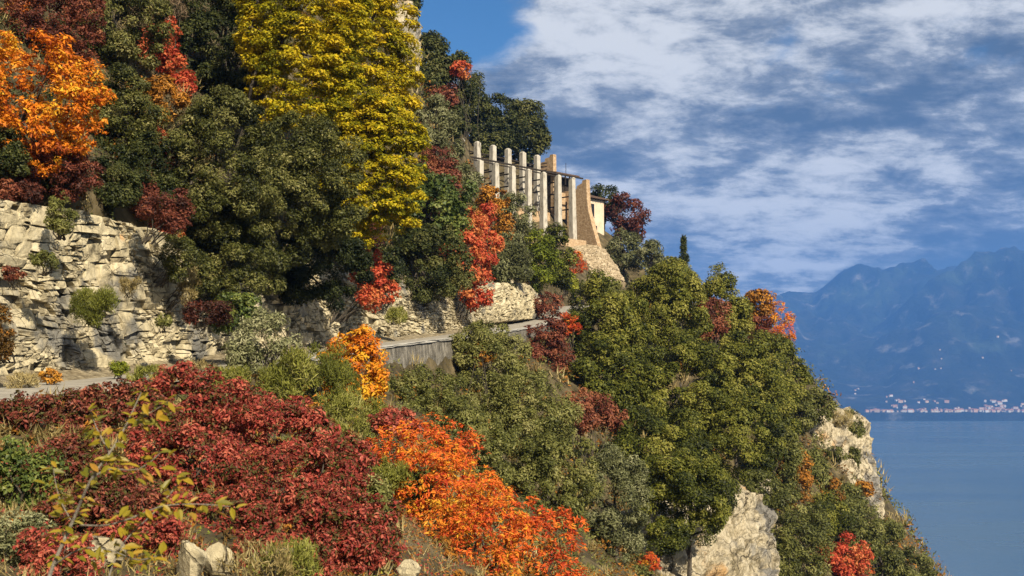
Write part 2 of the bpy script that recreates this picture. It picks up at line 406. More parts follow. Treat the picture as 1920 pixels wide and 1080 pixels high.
def ground_z(xy):
    t, zr, ss = road_coords(xy)
    zu, zd = up_t(xy), down_t(xy)
    w = np.clip((-t - 3.6) / 1.4, 0, 1)
    up = (zr - 0.15) * (1 - w) + np.maximum(zu, zr + 0.5) * w
    w2 = np.clip((t - 2.5) / 1.0, 0, 1); w2 = w2 * w2 * (3 - 2 * w2)
    dn = (zr - 0.15) * (1 - w2) + np.minimum(zd, zr - 0.2) * w2
    z = np.where(t < 0, up, dn)
    p3 = np.column_stack([xy, np.zeros(len(xy))])
    amp = np.clip((np.abs(t) - 3) / 5, 0, 1) * np.clip(xy[:, 1] / 70, 0.1, 1)
    return z + amp * (fbm(p3 * 0.13, 3, 2) * 0.9 + fbm(p3 * 0.6, 2, 5) * 0.25)


gx = np.concatenate([np.arange(-320, -95, 25), np.arange(-95, -45, 3), np.arange(-45, 62, 0.8), np.arange(62, 140, 4), np.arange(140, 640, 25)])
gy = np.concatenate([np.arange(-300, -20, 20), np.arange(-20, 215, 0.8), np.arange(215, 280, 4), np.arange(280, 900, 25)])
GX, GY = np.meshgrid(gx, gy); xy = np.column_stack([GX.ravel(), GY.ravel()])
GZ = np.maximum(ground_z(xy), LAKE_Z - 8)
gv = np.column_stack([xy, GZ]); nx, ny = len(gx), len(gy)
ii = (np.arange(ny - 1)[:, None] * nx + np.arange(nx - 1)[None, :]).ravel()
gq = np.column_stack([ii, ii + 1, ii + nx + 1, ii + nx])
link('hillside', mesh_np('hillside', gv, gq, smooth=True), M['soil'], kind='structure')
bvh = BVHTree.FromPolygons([tuple(v) for v in gv.tolist()], gq.tolist())


def hit(px, py):
    loc, nor, i, dist = bvh.ray_cast(Vector((0, 0, 0)), ray(px, py))
    return None if loc is None else np.array(loc)


def z_at(x, y):
    loc, nor, i, dist = bvh.ray_cast(Vector((x, y, 900)), Vector((0, 0, -1)))
    return loc.z if loc is not None else 0.0


# road ribbon and its retaining wall
def ribbon(name, s0, s1, offs, dz, mat, **props):
    s = np.arange(s0, s1, 0.8); p, n = road_frame(s); rows = []
    for o, z in zip(offs, dz):
        rows.append(np.column_stack([p[:, 0] + n[:, 0] * o, p[:, 1] + n[:, 1] * o, p[:, 2] + z]))
    v = np.stack(rows, 1).reshape(-1, 3); k = len(offs); m = len(s)
    a = (np.arange(m - 1)[:, None] * k + np.arange(k - 1)[None, :]).ravel()
    return link(name, mesh_np(name, v, np.column_stack([a, a + 1, a + k + 1, a + k])), mat, **props)


ribbon('road', 0, rs[-1], (-2.6, -2.0, 0, 2.0, 2.5), (0.02, 0.0, 0.04, 0.0, -0.02), M['asphalt'], kind='structure')


sv = np.arange(CLA := s_at(24), s_at(120), 0.35); pv_, nv_ = road_frame(sv); rows_ = []
for o_, z_ in ((-3.3, 0.45), (-2.9, 0.28), (-2.4, 0.15), (-1.9, 0.06), (-1.5, -0.03)):       # scree and leaf litter along the cliff foot
    q_ = np.column_stack([pv_[:, 0] + nv_[:, 0] * o_, pv_[:, 1] + nv_[:, 1] * o_, pv_[:, 2] + z_]); f_ = fbm(q_ * 0.7, 3, 6); f2_ = fbm(q_ * 2.1, 2, 7)
    q_[:, 2] += (f_ * 0.6 + f2_ * 0.2) * max(z_, 0.0) * 1.2; q_[:, :2] += nv_ * (f2_ * 0.2)[:, None]; rows_.append(q_)
v_ = np.stack(rows_, 1).reshape(-1, 3); a_ = (np.arange(len(sv) - 1)[:, None] * 5 + np.arange(4)[None, :]).ravel()
M['scree'] = rough_material('scree', [(0.3, (0.10, 0.075, 0.04)), (0.5, (0.26, 0.21, 0.13)), (0.7, (0.46, 0.39, 0.26))], 3.5, bump=1.0, bump_scale=7, dist=0.12)
link('scree', mesh_np('scree', v_, np.column_stack([a_, a_ + 1, a_ + 6, a_ + 5])), M['scree'], kind='stuff', label='strip of scree and leaf litter along the foot of the roadside cliff', category='scree')


def wall_strip(name, s0, s1, top, depth, thick, batter, mat, **props):
    s = np.arange(s0, s1 + 0.01, 0.7); p, n = road_frame(s); rows = []
    jit = fbm(np.column_stack([s * 0.7, s * 0, s * 0]), 3, 4) * 0.04
    prof = [(2.45, -depth), (2.45, top), (2.45 + thick, top)] + [(2.45 + thick + batter * f, top - (top + depth) * f) for f in (0.2, 0.4, 0.6, 0.8, 1.0)]
    for k, (o, z) in enumerate(prof):
        oo = o + jit * (1 if k < 3 else 0) + (fbm(np.column_stack([s * 0.9, s * 0 + k * 1.3, s * 0]), 3, 9) * 0.12 if k > 2 else 0)
        rows.append(np.column_stack([p[:, 0] + n[:, 0] * oo, p[:, 1] + n[:, 1] * oo, p[:, 2] + z + jit * (k in (1, 2))]))
    v = np.stack(rows, 1).reshape(-1, 3); k = len(prof); m = len(s)
    a = (np.arange(m - 1)[:, None] * k + np.arange(k - 1)[None, :]).ravel()
    caps = []
    q = [np.column_stack([a, a + k, a + k + 1, a + 1])]
    return link(name, mesh_np(name, v, q), mat, **props)


rw = empty('retaining_wall', P(760, 640, 71), label='weathered grey stone retaining wall holding up the cliff road', category='retaining wall')


def under(o, root):
    o.parent = root; o.matrix_parent_inverse = root.matrix_world.inverted() if False else o.matrix_parent_inverse
    o.location = Vector(o.location) - root.location; return o


under(wall_strip('masonry', s_at(50), s_at(118), 0.10, 5.0, 0.35, 0.35, M['old_wall']), rw)
under(wall_strip('coping', s_at(50), s_at(118), 0.24, -0.11, 0.42, 0.0, M['coping']), rw)


# ------------------------------------------------------------------ rock faces made of fractured blocks
def split_cells(w, h, amin, amax, r, aspect=1.7):
    out = []; stack = [np.array([(0, 0), (w, 0), (w, h), (0, h)], float)]
    while stack:
        c = stack.pop()
        du = (np.linalg.norm(c[1] - c[0]) + np.linalg.norm(c[2] - c[3])) / 2; dv = (np.linalg.norm(c[3] - c[0]) + np.linalg.norm(c[2] - c[1])) / 2
        area = du * dv
        big = max(du, dv * aspect)
        if area < amin or (area < amax and r.random() < 0.30 and du < 4.0 * dv and dv < 2 * du): out.append(c); continue
        f = r.uniform(0.33, 0.67); g = np.clip(f + r.uniform(-0.2, 0.2), 0.2, 0.8)
        if du > dv * aspect * r.uniform(0.7, 1.3):
            a = c[0] + (c[1] - c[0]) * f; b = c[3] + (c[2] - c[3]) * g
            stack += [np.array([c[0], a, b, c[3]]), np.array([a, c[1], c[2], b])]
        else:
            a = c[0] + (c[3] - c[0]) * f; b = c[1] + (c[2] - c[1]) * g
            stack += [np.array([c[0], c[1], b, a]), np.array([a, b, c[2], c[3]])]
    return out


BLOCK_Q = []
for j in range(3):
    for i in range(3):
        BLOCK_Q.append((j * 4 + i, j * 4 + i + 1, (j + 1) * 4 + i + 1, (j + 1) * 4 + i))
_rim = [0, 1, 2, 3, 7, 11, 15, 14, 13, 12, 8, 4]
for i in range(12):
    BLOCK_Q.append((_rim[i], 16 + i, 16 + (i + 1) % 12, _rim[(i + 1) % 12]))
BLOCK_Q = np.array(BLOCK_Q)


def block_verts(c, depth, n0, tilt, r, joint, rough):
    """a broken block over the (u, v) cell c; returns (28, 3) of (u, v, n)"""
    cen = c.mean(0); sz = np.sqrt(np.linalg.norm(c[1] - c[0]) * np.linalg.norm(c[3] - c[0]))
    cc = c + r.normal(0, 0.05, (4, 2)) * sz
    sh = max(0.0, 1 - 2 * joint / max(sz, 0.1)); cc = cen + (cc - cen) * sh
    ts = (0.0, 0.16 + r.uniform(-.05, .08), 0.82 + r.uniform(-.08, .05), 1.0); v = []
    for tv in ts:
        for tu in ts:
            p = (cc[0] * (1 - tu) + cc[1] * tu) * (1 - tv) + (cc[3] * (1 - tu) + cc[2] * tu) * tv
            edge_ = (tu in (0.0, 1.0)) + (tv in (0.0, 1.0))
            p = p + r.normal(0, 0.028, 2) * sz
            n = n0 + tilt[0] * (tu - 0.5) + tilt[1] * (tv - 0.5) - (0.0, 0.03, 0.07)[edge_] * sz * r.uniform(0.0, 1.6) + r.normal(0, rough) * sz
            v.append((p[0], p[1], n))
    v = np.array(v)
    back = v[_rim].copy(); back[:, :2] = cen + (back[:, :2] - cen) * 1.02; back[:, 2] = n0 - depth
    return np.vstack([v, back])


def rock_face(name, W, H, fn, mat, amin, amax, n_parts, backing_n, seed, depth=0.7, relief=0.25, joint=0.03, rough=0.03, keep=None, big_relief=0.35, aspect=1.7, part_name='rock_block', back_res=0.4, label=None, category=None, wave=0.16):
    r = np.random.default_rng(seed)
    props = dict(kind='structure')
    if label: props = dict(label=label, category=category)
    nu, nv = int(W / back_res) + 1, int(H / back_res) + 1
    U, V = np.meshgrid(np.linspace(0, W, nu), np.linspace(0, H, nv)); uv = np.column_stack([U.ravel(), V.ravel()])
    nb = backing_n + fbm(np.column_stack([uv * 0.5, uv[:, :1] * 0]), 4, seed) * 0.25
    v = fn(np.column_stack([uv, nb]))
    a = (np.arange(nv - 1)[:, None] * nu + np.arange(nu - 1)[None, :]).ravel()
    q = np.column_stack([a, a + 1, a + nu + 1, a + nu])
    root = link(name, mesh_np(name, v, q, tint=np.full(len(q), 0.25)), mat, **props)
    cells = split_cells(W, H, amin, amax, r, aspect)
    cells = [c for c in cells if keep is None or keep(*c.mean(0))]
    cens = np.array([c.mean(0) for c in cells])
    lowf = fbm(np.column_stack([cens[:, 0] * wave, cens[:, 1] * wave * 2.2, cens[:, 0] * 0]), 3, seed + 3)
    raw = []
    for c, lf in zip(cells, lowf):
        n0 = lf * big_relief + r.uniform(-relief, relief)
        if r.random() < 0.11: n0 -= 0.45 * depth
        raw.append(block_verts(c, depth, n0, r.normal(0, 0.05, 2) * np.array((1, 1.6)), r, joint * r.uniform(0.0, 2.0), rough))
    allw = fn(np.concatenate(raw)).reshape(len(cells), 28, 3)
    built = [(np.linalg.norm(c[1] - c[0]) * np.linalg.norm(c[3] - c[0]) / (w[:, 1].mean() ** 2), w, np.clip(0.5 + r.normal(0, 0.22), 0, 1)) for c, w in zip(cells, allw)]
    built.sort(key=lambda b: -b[0])
    for area, w, tn in built[:n_parts]:
        o = w.mean(0); link(part_name, mesh_np(part_name, w - o, BLOCK_Q, tint=np.full(len(BLOCK_Q), tn)), mat, parent=root, loc=o)
    rest = built[n_parts:]
    if rest:
        vs = np.concatenate([b[1] for b in rest]); qs = np.concatenate([BLOCK_Q + 28 * i for i in range(len(rest))]); tt = np.repeat([b[2] for b in rest], len(BLOCK_Q))
        link('small_blocks', mesh_np('small_blocks', vs, qs, tint=tt), mat, parent=root, kind='stuff')
    return root


CL0, CL1 = s_at(26), s_at(116)


def cliff_top(s):
    d = np.interp(s, rs, road[:, 1])
    return np.interp(d, (20, 31, 42, 50, 60, 72, 88, 104, 118), (6.4, 6.5, 6.6, 6.0, 5.6, 4.9, 4.6, 4.6, 4.0))


def cliff_fn(uvn):
    s = CL0 + uvn[:, 0]; p, n = road_frame(s); h = cliff_top(s) / 7.0
    z = uvn[:, 1] * h
    off = -2.75 - 0.16 * z + uvn[:, 2] + fbm(np.column_stack([s * 0.12, z * 0.2, z * 0]), 3, 31) * 0.5
    return np.column_stack([p[:, 0] + n[:, 0] * off, p[:, 1] + n[:, 1] * off, p[:, 2] - 0.15 + z])


cliff = rock_face('roadside_cliff', CL1 - CL0, 7.0, cliff_fn, M['limestone'], 0.075, 1.1, 300, -0.42, 11, depth=0.8, relief=0.055, joint=0.013, rough=0.022, big_relief=0.42, aspect=1.9)


def patch_fn(c00, c10, c11, c01, bulge):
    """bilinear sheet between four corners (lower left, lower right, upper right, upper left), unit size in metres"""
    c00, c10, c11, c01 = map(np.asarray, (c00, c10, c11, c01))
    W = (np.linalg.norm(c10 - c00) + np.linalg.norm(c11 - c01)) / 2; H = (np.linalg.norm(c01 - c00) + np.linalg.norm(c11 - c10)) / 2
    nrm = unit(np.cross(c10 - c00, c01 - c00))
    def fn(uvn):
        u, v = uvn[:, :1] / W, uvn[:, 1:2] / H
        p = (c00 * (1 - u) + c10 * u) * (1 - v) + (c01 * (1 - u) + c11 * u) * v
        b = bulge * (1 - (2 * np.clip(u, -0.2, 1.2) - 1) ** 2) + bulge * 0.7 * (1 - (2 * np.clip(v, -.2, 1.2) - 1) ** 2)
        low = fbm(p * 0.22, 4, 77)[:, None] * bulge * 0.9
        return p + nrm * (uvn[:, 2:3] + b + low)
    return W, H, fn




def rock_sheet(name, c00, c10, c11, c01, mat, res, seed, bulge, amp=1.0):
    """a weathered cliff face: one sheet broken into ledges, ribs and cracks, its rim sunk into the slope"""
    c00, c10, c11, c01 = map(np.asarray, (c00, c10, c11, c01)); nrm = unit(np.cross(c10 - c00, c01 - c00))
    W = max(np.linalg.norm(c10 - c00), np.linalg.norm(c11 - c01)); H = max(np.linalg.norm(c01 - c00), np.linalg.norm(c11 - c10))
    nu, nv = int(W / res) + 2, int(H / res) + 2; U, V = np.meshgrid(np.linspace(0, 1, nu), np.linspace(0, 1, nv)); u, v = U.ravel()[:, None], V.ravel()[:, None]
    p = (c00 * (1 - u) + c10 * u) * (1 - v) + (c01 * (1 - u) + c11 * u) * v
    m = np.column_stack([u * W, v * H, u * 0])
    ed = np.minimum(np.minimum(u, 1 - u) * W, np.minimum(v, 1 - v) * H)[:, 0] + fbm(m * 0.35, 3, seed) * 1.2
    rim = np.clip(1 - ed / 1.6, 0, 2.2)
    f1 = fbm(m * np.array((0.16, 0.13, 1)), 3, seed + 1); rib = fbm(m * np.array((0.5, 0.14, 1)), 3, seed + 2); st = fbm(m * np.array((0.25, 0.6, 1)) + 3, 3, seed + 4)
    stp = np.floor(st * 6) / 6 + np.floor(rib * 5) / 5 * 0.8
    ck = np.clip(1 - np.abs(fbm(m * np.array((0.55, 0.28, 1)) + 9, 2, seed + 6)) * 16, 0, 1) + np.clip(1 - np.abs(fbm(m * np.array((0.35, 0.75, 1)) + 19, 2, seed + 7)) * 18, 0, 1)
    n = bulge * (1 - (2 * u[:, 0] - 1) ** 2) + amp * (f1 * 1.3 + stp * 1.0 - ck * 0.5 + fbm(m * 1.6, 4, seed + 8) * 0.34) - rim ** 2 * 0.9
    vv = p + nrm * n[:, None] + np.column_stack([fbm(m * 1.1, 2, seed + 10), 0 * n, fbm(m * 1.1, 2, seed + 11)]) * res * 0.7
    a = (np.arange(nv - 1)[:, None] * nu + np.arange(nu - 1)[None, :]).ravel(); q = np.column_stack([a, a + 1, a + nu + 1, a + nu])
    return link(name, mesh_np(name, vv, q, tint=np.full(len(q), 0.5)), mat, kind='structure')


rock_sheet('headland_cliff', P(1440, 960, 119), P(1682, 1060, 128), P(1640, 772, 136), P(1450, 760, 127), M['pale_limestone'], 0.28, 21, 1.4)
rock_sheet('lower_cliff', P(1130, 1230, 62), P(1500, 1230, 69), P(1458, 892, 79), P(1150, 955, 67), M['pale_limestone'], 0.18, 23, 1.4, 0.8)
rock_sheet('upper_crag', P(700, 180, 111), P(790, 165, 117), P(794, -60, 124), P(690, -80, 121), M['pale_limestone'], 0.3, 25, 1.0)
W_, H_, fn_ = patch_fn(P(905, 606, 98), P(1010, 600, 112), P(1000, 540, 116), P(915, 530, 102), 0.7)
rock_face('road_bend_crag', W_, H_, fn_, M['limestone'], 0.12, 1.2, 80, -0.3, 27, depth=0.9, relief=0.12, joint=0.02, rough=0.03, aspect=0.8)
#PLANTS
# ------------------------------------------------------------------ the lemon house on its terraces, and the houses behind it
def build_lemon_house():
    L0, L6 = P(899, 302, 170), P(1074, 335, 184.6); U0, U5 = P(865, 261, 174), P(1007, 293, 187)
    e = unit((L6 - L0) * np.array((1, 1, 0))); b = np.array((-e[1], e[0], 0)); up = np.array((0, 0, 1.0))
    zl, zu = 24.2, 28.0
    root = empty('lemon_house', (L6[0], L6[1], zl), label='roofless lemon house with white pillars, dark beams and stone end walls', category='lemon house')
    o0 = np.array((L6[0], L6[1], zl)); r = np.random.default_rng(3)

    def bar(name, a, c, w, h, mat, w2=None):
        """square bar from a to c; w across, h the other way; w2 = width at the far end"""
        a, c = np.asarray(a, float), np.asarray(c, float); t = unit(c - a)
        sd = e if abs(t[2]) > 0.9 else unit(np.cross(t, up)); vv = np.cross(sd, t); w2 = w2 or w; k = w2 / w
        s = Soup(); q = []
        for p, f in ((a, 1.0), (c, k)):
            q += [p - sd * w / 2 * f - vv * h / 2 * f, p + sd * w / 2 * f - vv * h / 2 * f, p + sd * w / 2 * f + vv * h / 2 * f, p - sd * w / 2 * f + vv * h / 2 * f]
        s.hexa(np.array(q) - o0); return link(name, s.mesh(name), mat, parent=root)

    low = [L0 + (L6 - L0) * k / 6 for k in range(7)]; high = [U0 + (U5 - U0) * k / 5 for k in range(6)]
    for p in low:
        j = r.normal(0, 0.05, 3)
        bar('pillar', (p[0], p[1], zl - 1.5), p + j * np.array((1, 1, 0)), 1.0, 1.0, M['plaster'], 0.80)
        top = p + np.array((0, 0, -0.03)); s = Soup(); 
        s.hexa(np.array([top + e * sx * 0.38 + b * sy * 0.38 for sx, sy in ((-1, -1), (1, -1), (1, 1), (-1, 1))] + [top + up * 0.22 + e * sx * 0.2 + b * sy * 0.2 for sx, sy in ((-1, -1), (1, -1), (1, 1), (-1, 1))]) - o0)
        link('pillar_cap', s.mesh('pillar_cap'), M['plaster'], parent=root)
        for dz in (1.0, 3.0, 5.2):
            bar('tie_beam', p - up * dz + b * 0.42, p - up * (dz - 0.15) + b * 4.6 + e * r.normal(0, 0.08), 0.16, 0.2, M['dark_wood'])
    for p in high:
        bar('pillar', (p[0], p[1], zu - 3), p, 1.0, 1.0, M['plaster'], 0.82)
        s = Soup(); s.hexa(np.array([p - up * .03 + e * sx * 0.39 + b * sy * 0.39 for sx, sy in ((-1, -1), (1, -1), (1, 1), (-1, 1))] + [p + up * 0.22 + e * sx * 0.2 + b * sy * 0.2 for sx, sy in ((-1, -1), (1, -1), (1, 1), (-1, 1))]) - o0)
        link('pillar_cap', s.mesh('pillar_cap'), M['plaster'], parent=root)
        for dz in (1.6, 3.8):
            bar('tie_beam', p - up * dz + b * 0.42, p - up * (dz - 0.1) + b * 4.2, 0.16, 0.2, M['dark_wood'])
    bar('purlin', L0 - e * 1.9 - up * 0.05 - b * 0.1 + up * 0.42, L6 + e * 2.4 + up * 0.3 - b * 0.1, 0.22, 0.24, M['dark_wood'])
    bar('purlin', L0 + b * 3.2 - e * 1.0 + up * 0.9, L6 + b * 3.2 + e * 2.4 + up * 0.75, 0.16, 0.18, M['dark_wood'])
    bar('purlin', U0 - up * 1.5 + b * 0.5 - e, U5 - up * 1.5 + b * 0.5 + e * 2.2, 0.18, 0.2, M['dark_wood'])
    for k in range(5):
        a = U5 + e * (2.2 - 0.0) - up * (0.9 + 0.6 * k); bar('tie_beam', a - b * 0.2, a + b * (3.6 - 0.5 * k), 0.12, 0.14, M['dark_wood'])

    def wall(name, at, poly, thick, mat):
        """polygon in (back, z) swept along the row by thick"""
        s = Soup(); n = len(poly); A = np.array([at + b * w + up * (z - at[2]) for w, z in poly]); B = A + e * thick
        me = bpy.data.meshes.new(name)
        me.from_pydata([tuple(v) for v in (np.vstack([A, B]) - o0)], [], [tuple(range(n)), tuple(range(2 * n - 1, n - 1, -1))] + [(i, n + i, n + (i + 1) % n, (i + 1) % n) for i in range(n)])
        me.update(); return link(name, me, mat, parent=root)

    W2 = P(1099, 336, 187.2); zt = W2[2]; zf = lambda y: P(1099, y, 187.2)[2]
    wall('end_wall', W2, [(-3.3, zf(492)), (-2.8, zf(470)), (-1.5, zf(430)), (-0.45, zf(395)), (-0.15, zf(372)), (0, zt), (0.9, zt - 0.1), (1.0, zt - 0.55), (2.2, zt - 0.9), (2.3, zt - 1.4), (7.0, zt - 1.6), (7.5, zf(492))], 0.9, M['rubble_wall'])
    W1 = P(1037, 289, 190.0); zh = W1[2]
    wall('end_wall', W1, [(-1.4, zu - 5), (-0.1, zu + 2), (0, zh), (0.8, zh), (0.85, zh - 0.4), (2.0, zh - 0.5), (2.05, zh - 1.0), (3.4, zh - 1.1), (3.5, zh - 1.7), (6.0, zh - 2.0), (6.0, zu - 5)], 0.8, M['rubble_wall'])
    # terrace walls under the two rows, and the wall at their back
    def row_wall(name, p0, p1, off, z0, z1, thick, mat):
        a, c = p0 + b * off, p1 + b * off; s = Soup(); q = []
        for z, f in ((z0, 0.5), (z1, 0.0)):
            q += [np.array((*(a - b * f)[:2], z)), np.array((*(c - b * f)[:2], z)), np.array((*(c + b * thick)[:2], z)), np.array((*(a + b * thick)[:2], z))]
        s.hexa(np.array(q) - o0); return link(name, s.mesh(name), mat, parent=root)
    row_wall('terrace_wall', L0 - e * 6, L6 + e * 2.3, -0.9, zl - 8, zl + 0.1, 1.0, M['rubble_wall'])
    row_wall('terrace_wall', U0 - e * 6, U5 + e * 2.3, -0.8, zl - 3, zu + 1.5, 0.9, M['rubble_wall'])
    row_wall('back_wall', U0 - e * 5, U5 + e * 2.3, 4.0, zu - 2, zu + 5.0, 0.8, M['rubble_wall'])
    s = Soup(); d_ = W2 - e * 0.004; s.hexa(np.array([d_ + b * w - e * 0.02 * k + up * (z - W2[2]) for z in (zf(478), zf(372)) for w, k in ((4.6, 1), (6.0, 1), (6.0, 0), (4.6, 0))]) - o0)
    link('doorway', s.mesh('doorway'), M['dark_glass'], parent=root)

    # cream house to the right
    c1 = P(1133, 492, 197); ze = P(1133, 376, 197)[2]; zb = c1[2] - 4
    h = empty('cream_house', c1, label='narrow cream rendered house right of the stone end wall', category='house')
    def hp(i, j, z): return c1 - e * i + b * j + up * (z - c1[2]) - c1
    s = Soup(); s.hexa([hp(7, 0, zb), hp(0, 0, zb), hp(0, 6, zb), hp(7, 6, zb), hp(7, 0, ze), hp(0, 0, ze), hp(0, 6, ze), hp(7, 6, ze)]); link('wall', s.mesh('wall'), M['cream_wall'], parent=h)
    s = Soup(); s.hexa([hp(7.6, -0.7, ze + 0.02), hp(-0.7, -0.7, ze + 0.02), hp(-0.7, 6.7, ze + 0.02), hp(7.6, 6.7, ze + 0.02), hp(7.6, -0.7, ze + 0.25), hp(-0.7, -0.7, ze + 0.25), hp(-0.7, 6.7, ze + 0.25), hp(7.6, 6.7, ze + 0.25)])
    s.hexa([hp(7.5, -0.6, ze + 0.252), hp(-0.6, -0.6, ze + 0.252), hp(-0.6, 6.6, ze + 0.252), hp(7.5, 6.6, ze + 0.252), hp(5.5, 2.6, ze + 1.3), hp(1.5, 2.6, ze + 1.3), hp(1.5, 3.4, ze + 1.3), hp(5.5, 3.4, ze + 1.3)]); ro = link('roof', s.mesh('roof'), M['old_tiles'], parent=h)
    for k in range(12):
        s = Soup(); i = -0.4 + k * 0.68; s.hexa([hp(i + .12, -0.68, ze - 0.16), hp(i, -0.68, ze - 0.16), hp(i, 0.02, ze - 0.16), hp(i + .12, 0.02, ze - 0.16), hp(i + .12, -0.68, ze + 0.018), hp(i, -0.68, ze + 0.018), hp(i, 0.02, ze + 0.018), hp(i + .12, 0.02, ze + 0.018)])
        link('rafter', s.mesh('rafter'), M['dark_wood'], parent=ro)
    for (i0, i1, ya, yb) in ((2.6, 3.5, 408, 384), (1.9, 2.4, 433, 424)):
        z0, z1 = P(1118, ya, 196)[2], P(1118, yb, 196)[2]; s = Soup()
        s.hexa([hp(i1, -0.03, z0), hp(i0, -0.03, z0), hp(i0, 0.1, z0), hp(i1, 0.1, z0), hp(i1, -0.03, z1), hp(i0, -0.03, z1), hp(i0, 0.1, z1), hp(i1, 0.1, z1)]); w = link('window', s.mesh('window'), M['dark_glass'], parent=h)
        s = Soup(); s.hexa([hp(i1 + .1, -0.12, z0 - .12), hp(i0 - .1, -0.12, z0 - .12), hp(i0 - .1, 0.1, z0 - .12), hp(i1 + .1, 0.1, z0 - .12), hp(i1 + .1, -0.12, z0 - .002), hp(i0 - .1, -0.12, z0 - .002), hp(i0 - .1, 0.1, z0 - .002), hp(i1 + .1, 0.1, z0 - .002)]); link('sill', s.mesh('sill'), M['plaster'], parent=w)

    # dark-roofed shed between the two end walls
    c2 = P(1078, 372, 192.5); z1 = P(1078, 333, 192.5)[2]; h2 = empty('garden_shed', c2, label='dark-roofed shed with open front between the two stone end walls', category='shed')
    def sp_(i, j, z): return -e * i + b * j + up * (z - c2[2])
    s = Soup(); s.hexa([sp_(4.6, 1.5, c2[2] - 4), sp_(0, 1.5, c2[2] - 4), sp_(0, 5, c2[2] - 4), sp_(4.6, 5, c2[2] - 4), sp_(4.6, 1.5, z1), sp_(0, 1.5, z1), sp_(0, 5, z1), sp_(4.6, 5, z1)]); link('wall', s.mesh('wall'), M['dark_wood'], parent=h2)  # near-black block behind the posts puts the opening's shade into its colour
    s = Soup(); s.hexa([sp_(4.7, 0, c2[2] - 4), sp_(-.1, 0, c2[2] - 4), sp_(-.1, .3, c2[2] - 4), sp_(4.7, .3, c2[2] - 4), sp_(4.7, 0, c2[2] + .6), sp_(-.1, 0, c2[2] + .6), sp_(-.1, .3, c2[2] + .6), sp_(4.7, .3, c2[2] + .6)]); link('front_wall', s.mesh('front_wall'), M['rubble_wall'], parent=h2)
    for i in (0.1, 1.2, 2.3, 3.4, 4.5):
        s = Soup(); s.hexa([sp_(i + .09, .05, c2[2] + .55), sp_(i - .09, .05, c2[2] + .55), sp_(i - .09, .23, c2[2] + .55), sp_(i + .09, .23, c2[2] + .55), sp_(i + .09, .05, z1), sp_(i - .09, .05, z1), sp_(i - .09, .23, z1), sp_(i + .09, .23, z1)]); link('post', s.mesh('post'), M['dark_wood'], parent=h2)
    s = Soup(); s.hexa([sp_(5.2, -.6, z1 + .02), sp_(-.6, -.6, z1 + .02), sp_(-.6, 5.4, z1 + 1.3), sp_(5.2, 5.4, z1 + 1.3), sp_(5.2, -.6, z1 + .3), sp_(-.6, -.6, z1 + .3), sp_(-.6, 5.4, z1 + 1.6), sp_(5.2, 5.4, z1 + 1.6)]); ro = link('roof', s.mesh('roof'), M['old_tiles'], parent=h2)
    s = Soup(); s.tube([sp_(0.2, 2, z1 + .6), sp_(0.2, 2, z1 + 2.9)], [.05, .04], 6); link('antenna_pole', s.mesh('antenna_pole'), M['dark_wood'], parent=ro)

    W_, H_, fn_ = patch_fn(P(1062, 552, 152), P(1172, 528, 160), P(1136, 474, 178), P(1070, 462, 176), 0.8)
    rock_face('sandy_slope', W_, H_, fn_, M['sandstone'], 0.18, 1.0, 90, -0.1, 41, depth=0.7, relief=0.14, joint=0.03, rough=0.05, aspect=1.4)


M['sandstone'] = rough_material('sandstone', [(0.28, (0.22, 0.165, 0.10)), (0.5, (0.42, 0.33, 0.21)), (0.75, (0.56, 0.46, 0.32))], 1.6, bump=0.8, bump_scale=4, tint=0.35)
build_lemon_house()
# ------------------------------------------------------------------ plants
def leaf_quads(pos, nor, axis, Ln, Wd, fold, curl):
    nor = unit(nor); axis = unit(axis - nor * (axis * nor).sum(1, keepdims=True)); side = np.cross(nor, axis)
    Ln = Ln[:, None]; Wd = Wd[:, None]
    v = np.stack([pos - axis * Ln * 0.5, pos - axis * Ln * 0.05 + side * Wd * 0.5 + nor * Wd * fold, pos + axis * Ln * 0.5 - nor * Ln * curl, pos - axis * Ln * 0.05 - side * Wd * 0.5 + nor * Wd * fold], 1)
    return v.reshape(-1, 3)


def leaf_tris(pos, nor, axis, Ln, Wd):
    nor = unit(nor); axis = unit(axis - nor * (axis * nor).sum(1, keepdims=True)); side = np.cross(nor, axis)
    Ln = Ln[:, None]; Wd = Wd[:, None]
    return np.stack([pos - axis * Ln * 0.4 + side * Wd * 0.5, pos - axis * Ln * 0.4 - side * Wd * 0.5, pos + axis * Ln * 0.6], 1).reshape(-1, 3)


